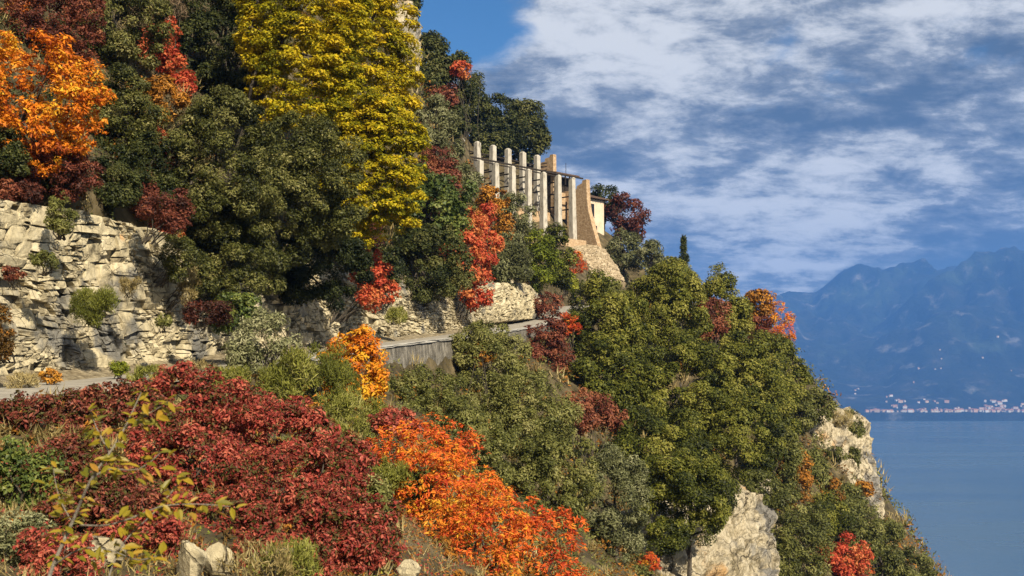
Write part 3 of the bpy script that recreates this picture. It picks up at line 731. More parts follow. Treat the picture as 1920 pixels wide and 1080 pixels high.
# leaf: length, width in photo pixels; clump: radius in photo pixels; cover: layers of leaf; flat: squash of a clump; up: how far leaves face the sky
SP = {
 'oak':     dict(cols=[(0.020, 0.026, 0.004), (0.082, 0.094, 0.011), (0.165, 0.166, 0.022), (0.285, 0.26, 0.052)], leaf=(4.7, 2.8), clump=16, cover=3.4, flat=0.8, up=0.45, spec=0.2, shell=0.33),
 'darkoak': dict(cols=[(0.014, 0.018, 0.004), (0.060, 0.066, 0.012), (0.14, 0.138, 0.032), (0.29, 0.26, 0.090)], leaf=(5.2, 2.6), clump=18, cover=3.2, flat=0.8, up=0.45, spec=0.25, shell=0.36),
 'shadeoak':dict(cols=[(0.012, 0.018, 0.005), (0.034, 0.043, 0.010), (0.075, 0.083, 0.020), (0.14, 0.135, 0.040)], leaf=(5.0, 3.0), clump=15, cover=3.0, flat=0.8, up=0.4, spec=0.2),  # darkest oak palette; at low tint its near-black stands in for shade
 'olive':   dict(cols=[(0.075, 0.080, 0.028), (0.15, 0.155, 0.062), (0.245, 0.245, 0.115), (0.36, 0.345, 0.19)], leaf=(6.0, 2.2), clump=14, cover=2.8, flat=0.9, up=0.3, spec=0.25),
 'shrub':   dict(cols=[(0.060, 0.066, 0.014), (0.125, 0.130, 0.028), (0.20, 0.195, 0.050), (0.30, 0.275, 0.10)], leaf=(5.5, 2.4), clump=13, cover=2.8, flat=0.9, up=0.35, spec=0.25),
 'bright':  dict(cols=[(0.07, 0.09, 0.008), (0.14, 0.17, 0.014), (0.23, 0.25, 0.024), (0.36, 0.34, 0.05)], leaf=(5.0, 2.4), clump=13, cover=2.8, flat=0.8, up=0.35, spec=0.2),
 'broom':   dict(cols=[(0.09, 0.10, 0.016), (0.17, 0.175, 0.026), (0.26, 0.26, 0.05), (0.38, 0.34, 0.12)], leaf=(10.0, 1.7), clump=17, cover=2.4, flat=1.1, up=-1.0, spec=0.2),
 'yellow':  dict(cols=[(0.12, 0.13, 0.008), (0.31, 0.28, 0.010), (0.52, 0.42, 0.014), (0.70, 0.50, 0.020)], leaf=(6.3, 3.9), clump=16, cover=2.2, flat=0.45, up=0.9, spec=0.2, tiers=19, droop=0.22, vary=0.24, trans=0.4),
 'orange':  dict(cols=[(0.30, 0.060, 0.010), (0.60, 0.15, 0.012), (0.78, 0.26, 0.016), (0.76, 0.44, 0.030)], leaf=(9.0, 4.4), clump=15, cover=2.3, flat=0.7, up=0.6, spec=0.2, trans=0.35),
 'sumac':   dict(cols=[(0.42, 0.050, 0.020), (0.70, 0.125, 0.024), (0.80, 0.22, 0.026), (0.72, 0.40, 0.036)], leaf=(9.5, 3.5), clump=14, cover=1.45, vary=0.24, flat=0.55, up=0.7, spec=0.2, trans=0.35, star=True),
 'red':     dict(cols=[(0.20, 0.022, 0.014), (0.42, 0.050, 0.026), (0.60, 0.110, 0.045), (0.64, 0.23, 0.075)], leaf=(6.0, 3.4), clump=12, cover=2.4, flat=0.8, up=0.3, spec=0.2, trans=0.3),
 'crimson': dict(cols=[(0.085, 0.075, 0.016), (0.17, 0.030, 0.020), (0.36, 0.050, 0.036), (0.52, 0.15, 0.085)], leaf=(9.0, 4.6), clump=16, cover=2.5, vary=0.27, flat=0.8, up=0.45, spec=0.3, trans=0.28),
 'plum':    dict(cols=[(0.075, 0.075, 0.012), (0.10, 0.030, 0.016), (0.21, 0.042, 0.028), (0.36, 0.12, 0.060)], leaf=(9.0, 4.6), clump=16, cover=2.4, vary=0.27, flat=0.8, up=0.45, spec=0.3, trans=0.25),
 'maroon':  dict(cols=[(0.045, 0.016, 0.010), (0.11, 0.030, 0.018), (0.20, 0.055, 0.030), (0.30, 0.11, 0.050)], leaf=(5.5, 2.6), clump=13, cover=2.2, flat=0.8, up=0.4, spec=0.2),
 'rust':    dict(cols=[(0.09, 0.05, 0.012), (0.22, 0.10, 0.016), (0.40, 0.155, 0.018), (0.54, 0.26, 0.035)], leaf=(6.0, 3.0), clump=13, cover=2.6, flat=0.8, up=0.4, spec=0.2),
 'cypress': dict(cols=[(0.020, 0.028, 0.006), (0.05, 0.062, 0.014), (0.09, 0.10, 0.025)], leaf=(4.5, 1.8), clump=6, cover=3.5, flat=1.6, up=-0.6, spec=0.2),
 'dry':     dict(cols=[(0.16, 0.12, 0.04), (0.28, 0.21, 0.08), (0.42, 0.33, 0.14), (0.5, 0.42, 0.22)], leaf=(16.0, 1.6), clump=18, cover=1.4, flat=0.9, up=-1.2, spec=0.2),
 'twiggy':  dict(cols=[(0.07, 0.045, 0.025), (0.15, 0.10, 0.055), (0.25, 0.18, 0.11), (0.34, 0.26, 0.18)], leaf=(13.0, 1.3), clump=18, cover=1.2, flat=0.9, up=-0.8, spec=0.2),
 'ivy':     dict(cols=[(0.03, 0.05, 0.010), (0.075, 0.105, 0.018), (0.135, 0.165, 0.03), (0.23, 0.235, 0.05)], leaf=(6.5, 4.5), clump=13, cover=2.8, flat=0.8, up=0.3, spec=0.3),
}
for k_, sp_ in SP.items():
    M['leaf_' + k_] = leaf_material('leaf_' + k_, sp_['cols'], sp_.get('trans', 0.2), 0.55, sp_.get('spec', 0.35))

NLEAF = [0]; GAPS = []


def crown_mesh(name, sp, c, rad, mpp, r, cover_k=1.0, tint0=0.5, shape=None, grad=0.0, lsize=1.0):
    """leaves in clumps through the outer volume of a lumpy ellipsoid round c (local coordinates)"""
    sp = SP[sp]; rx, ry, rz = rad
    rc0 = min(sp['clump'] * mpp * lsize ** 0.5, 0.42 * min(rx, rz)); L0, W0 = sp['leaf'][0] * mpp * lsize, sp['leaf'][1] * mpp * lsize
    S = 4 * math.pi * (rx * ry + rx * rz + ry * rz) / 3
    tiers = sp.get('tiers')
    nc = max(8, int((1.0 if not tiers else 2.2) * S / (math.pi * rc0 ** 2 * 0.55)))
    d = unit(r.normal(0, 1, (nc, 3)))
    back = d[:, 1] > 0.35                                     # thinner on the far side, against the hill
    keep = ~(back & (r.random(nc) < 0.45)) & ~((d[:, 2] < -0.75) & (r.random(nc) < 0.5)); d = d[keep]; nc = len(d)
    if shape == 'box': d = np.sign(d) * np.abs(d) ** 0.7
    if shape == 'cone': 
        zz = d[:, 2:3]; d = d * np.concatenate([np.where(zz > -0.6, 0.25 + 0.75 * (1 - zz) / 1.6, 1)] * 2 + [np.ones_like(zz)], 1)
    f = 1 - 0.5 * r.random(nc) ** 1.6
    lump = 1.07 + 0.22 * fbm(d * 1.7 + r.uniform(0, 50, 3), 2, 3)
    ins = np.maximum(np.array((rx, ry, rz)) - rc0 * 0.55, 0.3 * np.array((rx, ry, rz)))
    cc = c + d * ins * (f * lump)[:, None]
    if tiers:
        th = tiers * mpp; cc[:, 2] = np.round(cc[:, 2] / th + 0.5 * np.sin(cc[:, 0] * 0.9 + cc[:, 1])) * th - 0.5 * th * np.sin(cc[:, 0] * 0.9 + cc[:, 1]) + r.normal(0, th * 0.36, nc)
    rc = rc0 * (0.5 + 1.15 * r.random(nc) ** 1.4)
    ct = r.normal(0, 0.19, nc) + 0.34 * fbm(d * 1.3 + r.uniform(0, 50, 3), 2, 8) + grad * d[:, 2]
    area = 0.5 * L0 * W0
    nl = np.maximum(10, (0.86 * cover_k * sp['cover'] * math.pi * rc ** 2 * 0.62 / area)).astype(int)
    ci = np.repeat(np.arange(nc), nl); n = len(ci)
    od = unit(cc - c)
    q = unit(r.normal(0, 1, (n, 3)) + od[ci] * 0.55 + np.array((0, 0, 0.25)))
    rr = r.random(n) ** sp.get('shell', 0.45)
    if sp.get('star'):                                       # rosettes at twig tips
        tip = r.integers(0, 7, n); seedv = unit(r.normal(0, 1, (nc * 7, 3)) + np.repeat(od, 7, 0) * 0.7 + np.array((0, 0, 0.5)))
        tv = seedv[ci * 7 + tip]; off = unit(r.normal(0, 1, (n, 3)) + tv * 0.4) * (0.36 * rc[ci])[:, None]
        p = cc[ci] + tv * (rc[ci] * 0.8)[:, None] * np.array((1, 1, sp['flat'])) + off
        axis = off + tv * rc0 * 0.1; nor = r.normal(0, 0.4, (n, 3)) + np.array((0, -0.15, 1.0)) * sp['up'] + tv * 0.4
    else:
        p = cc[ci] + q * (rc[ci] * rr)[:, None] * np.array((1, 1, sp['flat']))
        if sp.get('droop'):
            lat = ((p - cc[ci]) * od[ci])[:, :2].sum(1); p[:, 2] -= np.clip(lat, 0, None) * sp['droop'] + 0.25 * lat ** 2 / rc0 * sp['droop']
        if sp['up'] < 0:
            axis = q * 0.8 + np.array((0, 0, 1.0)) * (-sp['up']) + r.normal(0, 0.35, (n, 3)); nor = r.normal(0, 1, (n, 3)) + np.array((0, -0.6, 0.4))
        else:
            nor = q * 0.75 + np.array((0, -0.12, 1.0)) * sp['up'] + r.normal(0, 0.42, (n, 3)); axis = r.normal(0, 1, (n, 3)) + q * 0.6 - np.array((0, 0, 0.3))
    small = sp['leaf'][0] * lsize < 8.6; ls_ = r.uniform(0.75, 1.25, nc)[ci]; a_, b_ = L0 * ls_ * r.uniform(0.6, 1.35, n), W0 * ls_ * r.uniform(0.6, 1.35, n)
    v = leaf_tris(p, nor, axis, a_, b_ * 1.1) if small else leaf_quads(p, nor, axis, a_, b_, 0.12, 0.10)
    tint = np.clip(tint0 + ct[ci] + r.normal(0, sp.get('vary', 0.18), n), 0, 1)
    NLEAF[0] += n
    return mesh_np(name, v, np.arange(len(v)).reshape(n, -1), tint=tint), cc


def limbs(name, base, c, cc, r, rad, n_limb=9, bend=0.15):
    s = Soup(); h = np.linalg.norm(c - base) + 1e-6
    top = c + np.array((0, 0, 0.25)) * (c - base)[2]
    k = 7; t = np.linspace(0, 1, k)[:, None]
    wob = np.cumsum(r.normal(0, bend * h / k * 0.5, (k, 3)), 0) * np.array((1, 1, 0.3)); wob[0] = 0
    tr = base * (1 - t) + top * t + wob
    s.tube(tr, np.linspace(rad, rad * 0.35, k), 7)
    pick = cc[r.permutation(len(cc))[:n_limb]]
    for e in pick:
        a = tr[int(r.integers(2, k - 1))]; m1 = a * 0.65 + e * 0.35 + r.normal(0, 0.06 * h, 3); m2 = a * 0.25 + e * 0.75 + r.normal(0, 0.05 * h, 3)
        s.tube([a, m1, m2, e], [rad * 0.45, rad * 0.33, rad * 0.2, rad * 0.08], 5)
    return s.mesh(name)


def stems(name, base, cc, r, rad, n=10):
    s = Soup()
    pick = cc[r.permutation(len(cc))[:n]]
    for e in pick:
        b = base + r.normal(0, 0.12, 3) * np.array((1, 1, 0)) * np.linalg.norm(e - base)
        m1 = b * 0.6 + e * 0.4 + r.normal(0, 0.08, 3) * np.linalg.norm(e - b); m2 = b * 0.25 + e * 0.75 + r.normal(0, 0.06, 3) * np.linalg.norm(e - b)
        s.tube([b, m1, m2, e], [rad, rad * 0.75, rad * 0.5, rad * 0.2], 5)
    return s.mesh(name)


KIND = {'tree': ('trunk', 'crown'), 'shrub': ('stems', 'foliage'), 'creeper': ('stems', 'foliage')}


def plant(form, name, sp, box, label, d=None, category=None, cover=1.0, tint=0.5, deep=0.8, bark='bark', shape=None, grad=0.0, sink=0.0, group=None, lsize=1.0, trunk=None, rock=False, seed=None):
    """a plant whose crown is seen in the photo inside box = (x0, y0, x1, y1); it stands where the sight line through the crown's foot meets the slope"""
    x0, y0, x1, y1 = box; cxp = (x0 + x1) / 2; r = np.random.default_rng(seed if seed is not None else int(abs(x0) * 7 + abs(y0) * 13 + x1 + y1 * 3) + 1)
    if d is None:
        h = None; yy = y1 - 0.14 * (y1 - y0)
        while h is None and yy < 1300: h = hit(cxp, yy); yy += 8
        d = h[1]
    mpp = d / F
    rx = (x1 - x0) / 2 * mpp; rz = (y1 - y0) / 2 * mpp; ry = min(rx, rz * 1.5) * deep
    c = P(cxp, (y0 + y1) / 2, d - ry * 0.35 + sink)
    t_, zr_, s_ = (q[0] for q in road_coords(c[None, :2])); bx, by = c[0], c[1]
    if rock: base = np.array((c[0] - 0.3, c[1] + 0.7, c[2] - rz * 0.7))
    else:
        if -5.6 < t_ < 3.2 and c[2] > zr_ + 1.5:                 # rooted on the cliff top, leaning out over the road
            pp, nn = road_frame(s_); k_ = 5.6 if form == 'tree' else min(5.6, -t_ + rz * 1.1); bx, by = pp[0] - nn[0] * k_, pp[1] - nn[1] * k_
        gz = z_at(bx, by); base = np.array((bx, by, gz if form == 'tree' else max(gz, min(c[2] - rz * 1.15, gz + 9) if bx != c[0] else gz)))
        gap = (c[2] - rz - gz) / (2 * rz)
        if (gap > 0.6 or gap < -0.8) and (bx == c[0]): GAPS.append((round(gap, 1), round(t_, 1), label))
    pt, pc = KIND[form]
    root = empty(name, base, label=label, category=category or {'tree': 'tree', 'shrub': 'shrub', 'creeper': 'creeper'}[form])
    if group: root['group'] = group
    me, cc = crown_mesh(pc, sp, c - base, (rx, ry, rz), mpp, r, cover, tint, shape, grad, lsize)
    link(pc, me, M['leaf_' + sp], parent=root)
    b0 = np.array((0, 0, -0.25))
    rad = trunk or (0.02 * rz * 2 + 0.05 if form == 'tree' else 0.012 * rz * 2 + 0.008)
    lm = limbs(pt, b0, c - base, cc, r, rad) if form == 'tree' else stems(pt, b0, cc, r, rad)
    link(pt, lm, M[bark], parent=root)
    return root


T, S_, V_ = 'tree', 'shrub', 'creeper'
PLANTS = [
 # the wooded slope above the road cliff, from the left
 (S_, 'smoke_bush', 'maroon', (10, -50, 190, 135), 'dark maroon bush at the top left corner above the orange tree', {}),
 (S_, 'smoke_bush', 'orange', (15, -40, 60, 50), 'small orange sprig bush at the very top left edge', dict(lsize=0.8)),
 (T, 'maple_tree', 'orange', (-70, 70, 195, 345), 'large orange autumn tree at the left edge above the rock face', dict(tint=0.55, lsize=0.95, grad=-0.1, cover=0.8)),
 (S_, 'bare_bush', 'maroon', (-20, 270, 185, 385), 'dark purple twiggy bush along the top of the left rock face', dict(tint=0.3)),
 (T, 'evergreen_oak', 'darkoak', (130, -60, 310, 150), 'grey-green evergreen oak at the top edge right of the maroon bush', dict(tint=0.55)),
 (T, 'evergreen_oak', 'darkoak', (165, 120, 300, 330), 'grey-green evergreen oak right of the large orange tree', dict(tint=0.5)),
 (S_, 'bare_bush', 'twiggy', (230, -40, 345, 110), 'pale leafless twig bush above the upper red sumac', {}),
 (S_, 'sumac_bush', 'red', (258, 28, 345, 150), 'bright red sumac high on the slope under the leafless twigs', dict(tint=0.6)),
 (S_, 'sumac_bush', 'rust', (255, 140, 350, 240), 'rusty brown sumac below the bright red one', dict(tint=0.55)),
 (S_, 'sumac_bush', 'red', (315, 130, 372, 195), 'small red sumac beside the dark oaks', dict(tint=0.6)),
 (S_, 'sumac_bush', 'red', (215, 228, 335, 345), 'deep red sumac midway between the orange tree and dark oak', dict(tint=0.4)),
 (S_, 'bare_bush', 'maroon', (215, 320, 300, 420), 'brown-red bush hanging at the upper edge of the left rock face', dict(tint=0.55)),
 (S_, 'sumac_bush', 'red', (262, 385, 338, 470), 'small scarlet bush at the corner of the left rock face', dict(rock=True, tint=0.6)),
 (T, 'evergreen_oak', 'shadeoak', (315, -60, 530, 230), 'deep green oak at the top edge left of the yellow tree', {}),
 (T, 'evergreen_oak', 'darkoak', (305, 175, 520, 470), 'big dark olive-green oak overhanging the rock face', dict(d=52, tint=0.42)),
 (T, 'evergreen_oak', 'darkoak', (430, 215, 680, 480), 'big dark oak leaning under the yellow tree', dict(d=56, tint=0.42)),
 (T, 'evergreen_oak', 'darkoak', (335, 400, 530, 600), 'low dark oak drooping over the cliff edge down to the road', dict(d=53, tint=0.32)),
 (T, 'hornbeam_tree', 'yellow', (440, -170, 690, 260), 'tall yellow-leaved tree rising out of the top edge', dict(d=58, tint=0.56, deep=0.5, trunk=0.3)),
 (T, 'hornbeam_tree', 'yellow', (580, -120, 775, 330), 'yellow-leaved tree beside the pale crag at the top edge', dict(d=66, tint=0.64, deep=0.55, trunk=0.3)),
 (T, 'hornbeam_tree', 'yellow', (575, 170, 792, 450), 'lower yellow-leaved tree drooping over the dark hollow', dict(d=64, tint=0.56, deep=0.7, grad=-0.05, trunk=0.25)),
 (V_, 'hanging_ivy', 'ivy', (395, 545, 490, 625), 'green ivy hanging on the rock beside the road bush', dict(rock=True, d=48, tint=0.4)),
 (S_, 'grass_tuft', 'dry', (335, 480, 372, 570), 'dry brown tuft at the corner of the left rock face', dict(d=48.5, tint=0.3, lsize=0.7)),
 (S_, 'cliff_bush', 'broom', (130, 538, 215, 606), 'olive-brown bush growing out of the left rock face', dict(rock=True, d=40, tint=0.1, lsize=0.7)),
 (S_, 'cliff_bush', 'shrub', (88, 360, 142, 445), 'green bush growing at the top of the left rock face', dict(rock=True, d=39.5, tint=0.35)),
 (S_, 'cliff_bush', 'rust', (-15, 570, 25, 680), 'reddish bush at the left picture edge on the rock face', dict(rock=True, d=33, tint=0.0)),
 (S_, 'cliff_bush', 'bright', (205, 675, 240, 705), 'small green bush at the foot of the left rock face', dict(rock=True, d=39, tint=0.4)),
 (S_, 'cliff_bush', 'rust', (75, 690, 115, 720), 'small yellow-brown bush at the roadside under the rock face', dict(d=35.5, tint=0.9)),
 (S_, 'cliff_bush', 'maroon', (340, 560, 430, 615), 'brown bush at the shaded end of the left rock face', dict(rock=True, d=46.5, tint=0.0)),
 (T, 'evergreen_oak', 'shadeoak', (500, 425, 690, 580), 'dark tree added in the hollow under the yellow trees, shade put into its leaf colour', dict(d=61, tint=0.15)),  # added to darken the hollow; near-black leaves carry the shade
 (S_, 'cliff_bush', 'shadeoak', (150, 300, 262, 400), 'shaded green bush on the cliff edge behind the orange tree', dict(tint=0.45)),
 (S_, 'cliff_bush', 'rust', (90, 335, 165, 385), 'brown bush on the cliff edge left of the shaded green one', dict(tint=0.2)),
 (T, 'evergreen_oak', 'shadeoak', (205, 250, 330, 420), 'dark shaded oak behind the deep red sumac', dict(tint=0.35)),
 (S_, 'cliff_bush', 'maroon', (-40, 335, 75, 392), 'low purple bush on the cliff edge at the left border', dict(tint=0.35)),
 (S_, 'cliff_bush', 'shadeoak', (60, 320, 150, 372), 'low dark green bush on the cliff edge under the orange tree', dict(tint=0.5)),
 (S_, 'cliff_bush', 'shadeoak', (-50, 240, 60, 345), 'dark bush in the shade left under the orange tree', dict(tint=0.4)),
 (S_, 'cliff_bush', 'maroon', (640, 400, 720, 470), 'dark wine-coloured bush in the hollow above the scarlet creeper', dict(tint=0.25, d=72)),
 (T, 'evergreen_oak', 'shadeoak', (600, 440, 760, 560), 'black-green tree behind the scarlet creeper', dict(tint=0.25, d=74)),
 (S_, 'cliff_bush', 'maroon', (268, 355, 362, 440), 'brown-red bush covering the corner above the scarlet bush', dict(tint=0.4, d=45)),
 (S_, 'cliff_bush', 'darkoak', (300, 430, 372, 520), 'dark leafy bush hanging at the corner of the rock face', dict(tint=0.4, d=47.5)),
 (T, 'olive_tree', 'olive', (838, 305, 898, 385), 'small pale olive tree left of the first lower pillar', dict(tint=0.3, d=124)),
 (S_, 'cliff_bush', 'olive', (820, 262, 870, 320), 'pale olive bush left of the first upper pillar', dict(tint=0.35, d=120)),
 # crest of the slope against the sky
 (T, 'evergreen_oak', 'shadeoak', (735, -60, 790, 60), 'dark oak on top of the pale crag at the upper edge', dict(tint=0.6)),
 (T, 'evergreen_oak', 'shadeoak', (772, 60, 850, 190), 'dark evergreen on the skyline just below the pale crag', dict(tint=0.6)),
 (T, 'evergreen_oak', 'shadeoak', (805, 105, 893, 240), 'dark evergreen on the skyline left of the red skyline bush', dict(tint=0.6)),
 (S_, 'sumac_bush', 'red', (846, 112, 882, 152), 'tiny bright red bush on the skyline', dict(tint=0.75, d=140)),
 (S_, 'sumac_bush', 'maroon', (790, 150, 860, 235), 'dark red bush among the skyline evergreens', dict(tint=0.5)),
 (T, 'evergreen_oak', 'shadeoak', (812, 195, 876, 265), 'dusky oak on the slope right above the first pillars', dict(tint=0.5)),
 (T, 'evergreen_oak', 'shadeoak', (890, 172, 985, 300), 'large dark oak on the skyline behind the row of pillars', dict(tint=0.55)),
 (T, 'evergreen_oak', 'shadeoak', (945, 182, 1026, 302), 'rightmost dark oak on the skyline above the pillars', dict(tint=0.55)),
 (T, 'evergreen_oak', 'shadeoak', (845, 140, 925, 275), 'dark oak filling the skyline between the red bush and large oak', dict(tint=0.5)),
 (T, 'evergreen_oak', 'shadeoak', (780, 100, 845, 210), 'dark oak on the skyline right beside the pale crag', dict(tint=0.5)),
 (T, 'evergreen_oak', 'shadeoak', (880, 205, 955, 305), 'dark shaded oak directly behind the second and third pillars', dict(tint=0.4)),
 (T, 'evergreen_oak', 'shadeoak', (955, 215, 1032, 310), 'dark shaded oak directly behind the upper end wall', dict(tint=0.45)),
 (T, 'olive_tree', 'olive', (775, 175, 855, 300), 'pale grey-green olive tree at the right side of the yellow trees', dict(tint=0.4, d=108)),
 (T, 'maple_tree', 'maroon', (768, 272, 862, 400), 'maroon-leaved tree between the yellow tree and the pillars', dict(tint=0.72, d=88)),
 (T, 'evergreen_oak', 'ivy', (715, 315, 890, 470), 'glossy dark green tree below the maroon-leaved tree', dict(tint=0.30, d=84)),
 (T, 'evergreen_oak', 'shadeoak', (718, 420, 880, 570), 'shaded dark green tree over the sunlit road rock', dict(tint=0.6, d=82)),
 (V_, 'red_creeper', 'red', (662, 455, 730, 585), 'scarlet creeper hanging beside the dark hollow', dict(tint=0.62, d=66)),
 (V_, 'red_creeper', 'red', (705, 515, 758, 575), 'orange-red creeper tip over the sunlit road rock', dict(tint=0.75, d=67)),
 (V_, 'red_creeper', 'red', (826, 390, 912, 562), 'tall coral red creeper between green trees below the pillars', dict(tint=0.85, d=90)),
 (V_, 'red_creeper', 'red', (882, 378, 942, 520), 'deep pink-red creeper beside the rust-coloured tree', dict(tint=0.6, d=93)),
 (V_, 'red_creeper', 'red', (865, 510, 925, 590), 'red creeper tail hanging onto the road rock', dict(tint=0.7, d=91)),
 (S_, 'cliff_bush', 'broom', (820, 500, 870, 560), 'yellow-green bush at the foot of the coral red creeper', dict(d=86, tint=0.6, lsize=0.6)),
 (T, 'maple_tree', 'rust', (888, 345, 962, 480), 'rust and orange tree right below the pillars', dict(tint=0.65, d=112)),
 (T, 'olive_tree', 'olive', (930, 360, 1002, 470), 'grey-green olive tree in front of the middle pillars', dict(tint=0.22, d=122)),
 (T, 'olive_tree', 'olive', (900, 440, 1000, 545), 'dull green tree between the creeper and the bright bush', dict(tint=0.15, d=108)),
 (S_, 'round_bush', 'bright', (982, 428, 1048, 548), 'rounded yellow-green bush below the middle pillars', dict(tint=0.25, d=118)),
 (T, 'evergreen_oak', 'oak', (1010, 415, 1078, 555), 'dark green tree left of the small orange bush under the end wall', dict(tint=0.25, d=128)),
 (S_, 'sumac_bush', 'sumac', (1066, 468, 1097, 516), 'small orange bush on the sandy slope under the end wall', dict(d=140, tint=0.35, lsize=0.55)),
 (S_, 'round_bush', 'bright', (1058, 512, 1086, 552), 'small lime bush below the small orange bush', dict(d=136, tint=0.7)),
 (S_, 'bare_bush', 'maroon', (1002, 545, 1052, 605), 'purple-brown twiggy bush beside the road crag', dict(d=110, tint=0.6, cover=0.7)),
 # right of the lemon house
 (T, 'evergreen_oak', 'shadeoak', (1098, 342, 1165, 430), 'dark tree behind the cream house', dict(d=206, tint=0.55)),
 (T, 'maple_tree', 'maroon', (1130, 362, 1212, 460), 'dark red tree on the skyline right of the cream house', dict(d=204, tint=0.28)),
 (T, 'olive_tree', 'olive', (1132, 425, 1206, 515), 'grey-green olive tree beside the cream house', dict(d=185, tint=0.15)),
 (T, 'olive_tree', 'olive', (1190, 452, 1252, 510), 'small pale olive tree on the skyline left of the cypress', dict(d=180, tint=0.35)),
 (T, 'cypress_tree', 'cypress', (1273, 440, 1292, 520), 'slender dark cypress on the skyline', dict(d=156, shape='cone', trunk=0.12)),
 (T, 'young_tree', 'shrub', (1325, 490, 1378, 560), 'thin open tree standing out on the skyline right of the cypress', dict(d=146, cover=0.4, tint=0.3)),
 # the big slope below the road, from the top
 (T, 'evergreen_oak', 'oak', (1215, 478, 1312, 590), 'light green oak at the foot of the cypress', dict(tint=0.62)),
 (T, 'evergreen_oak', 'oak', (1065, 515, 1215, 680), 'broad oak below the sandy slope of the end wall', dict(tint=0.52, d=108)),
 (T, 'evergreen_oak', 'oak', (1170, 505, 1330, 690), 'broad sunlit oak in the upper middle of the big slope', dict(tint=0.58, d=112)),
 (T, 'evergreen_oak', 'oak', (1290, 525, 1405, 670), 'yellowish green oak on the skyline right of the thin open tree', dict(tint=0.66, d=122)),
 (S_, 'sumac_bush', 'maroon', (1302, 552, 1366, 640), 'rust-red bush among the oaks near the skyline', dict(tint=0.68, d=116)),
 (T, 'maple_tree', 'rust', (1384, 538, 1452, 625), 'rounded rust-coloured tree on the skyline near the orange one', dict(tint=0.5, d=135)),
 (S_, 'sumac_bush', 'maroon', (1398, 595, 1448, 672), 'dark wine-red bush below the rounded rust-coloured tree', dict(tint=0.45, d=126)),
 (S_, 'sumac_bush', 'sumac', (1444, 570, 1490, 612), 'bright orange bush at the outermost skyline', dict(d=134, tint=0.8, lsize=0.5)),
 (S_, 'sumac_bush', 'sumac', (1452, 606, 1490, 650), 'second bright orange bush right under the outermost one', dict(d=132, tint=0.75, lsize=0.5)),
 (T, 'evergreen_oak', 'oak', (1330, 630, 1470, 790), 'olive-green oak below the wine-red bush', dict(tint=0.6, d=112)),
 (T, 'evergreen_oak', 'oak', (1410, 635, 1500, 780), 'oak on the outer edge of the slope above the headland cliff', dict(tint=0.55, d=124)),
 (T, 'evergreen_oak', 'oak', (1050, 630, 1230, 830), 'large deep green oak left of the slope centre', dict(tint=0.38, d=94)),
 (T, 'evergreen_oak', 'oak', (1180, 640, 1370, 850), 'large deep green oak in the centre of the big slope', dict(tint=0.42, d=96)),
 (T, 'evergreen_oak', 'oak', (1300, 740, 1460, 930), 'green oak above the rounded lower cliff', dict(tint=0.5, d=94)),
 (T, 'evergreen_oak', 'oak', (1130, 760, 1330, 960), 'dark oak behind the grey-green shrub', dict(tint=0.32, d=80)),
 (T, 'evergreen_oak', 'oak', (1195, 840, 1372, 1010), 'front oak hanging over the lower cliff', dict(tint=0.42, d=66)),
 (T, 'olive_tree', 'olive', (1092, 845, 1215, 1065), 'grey-green rounded shrub right of the orange sumac', dict(tint=0.32, d=56)),
 (S_, 'sumac_bush', 'maroon', (1015, 738, 1175, 815), 'rusty red layered bush in front of the deep green oaks', dict(tint=0.75, d=76)),
 (S_, 'sumac_bush', 'sumac', (1200, 1035, 1235, 1075), 'small orange sprig at the foot of the front oak', dict(d=60, tint=0.25, lsize=0.6)),
 # outer slope at the lower right
 (S_, 'cliff_bush', 'shrub', (1505, 730, 1562, 800), 'bushy green shrub on top of the headland cliff', dict(rock=True, d=126, tint=0.3)),
 (S_, 'cliff_bush', 'shrub', (1578, 772, 1618, 835), 'shrub leaning over the outer corner of the headland cliff', dict(rock=True, d=132, tint=0.25)),
 (S_, 'cliff_bush', 'shrub', (1543, 836, 1582, 870), 'small shrub on a ledge of the headland cliff', dict(rock=True, d=126.5, tint=0.3)),
 (S_, 'cliff_bush', 'shrub', (1592, 838, 1612, 880), 'narrow shrub in the cleft of the headland cliff', dict(rock=True, d=129, tint=0.3)),
 (S_, 'sumac_bush', 'rust', (1455, 840, 1520, 960), 'rust-brown bushes beside the headland cliff', dict(tint=0.35)),
 (S_, 'wild_shrub', 'shrub', (1400, 790, 1500, 960), 'olive shrub between the two pale cliffs', dict(tint=0.3)),
 (S_, 'wild_shrub', 'shrub', (1430, 930, 1560, 1100), 'dull green shrub right of the lower cliff', dict(tint=0.28)),
 (S_, 'wild_shrub', 'shrub', (1520, 945, 1650, 1060), 'green shrub at the foot of the headland cliff', dict(tint=0.3)),
 (S_, 'sumac_bush', 'red', (1525, 1005, 1635, 1100), 'coral red bush at the bottom edge below the headland cliff', dict(tint=0.7)),
 (S_, 'wild_shrub', 'shrub', (1600, 960, 1690, 1090), 'green shrub on the outer slope beside the lake', dict(tint=0.3)),
 (S_, 'wild_shrub', 'shrub', (1655, 1030, 1750, 1120), 'outermost green shrub at the bottom edge by the lake', dict(tint=0.3)),
 (S_, 'wild_shrub', 'oak', (1425, 790, 1492, 900), 'green bush at the left side of the headland cliff', dict(tint=0.4)),
 (S_, 'wild_shrub', 'oak', (1490, 925, 1590, 1020), 'green bush under the rust-brown bushes', dict(tint=0.35)),
 (T, 'evergreen_oak', 'oak', (1360, 670, 1480, 800), 'oak on the outer shoulder below the orange skyline bushes', dict(tint=0.55, d=118)),
 (S_, 'cliff_bush', 'oak', (1205, 975, 1290, 1045), 'dark bush against the left of the rounded lower cliff', dict(tint=0.3, d=63, rock=True)),
 (S_, 'cliff_bush', 'shrub', (1140, 1040, 1225, 1110), 'olive bush at the bottom edge below the front oak', dict(tint=0.3, d=60)),
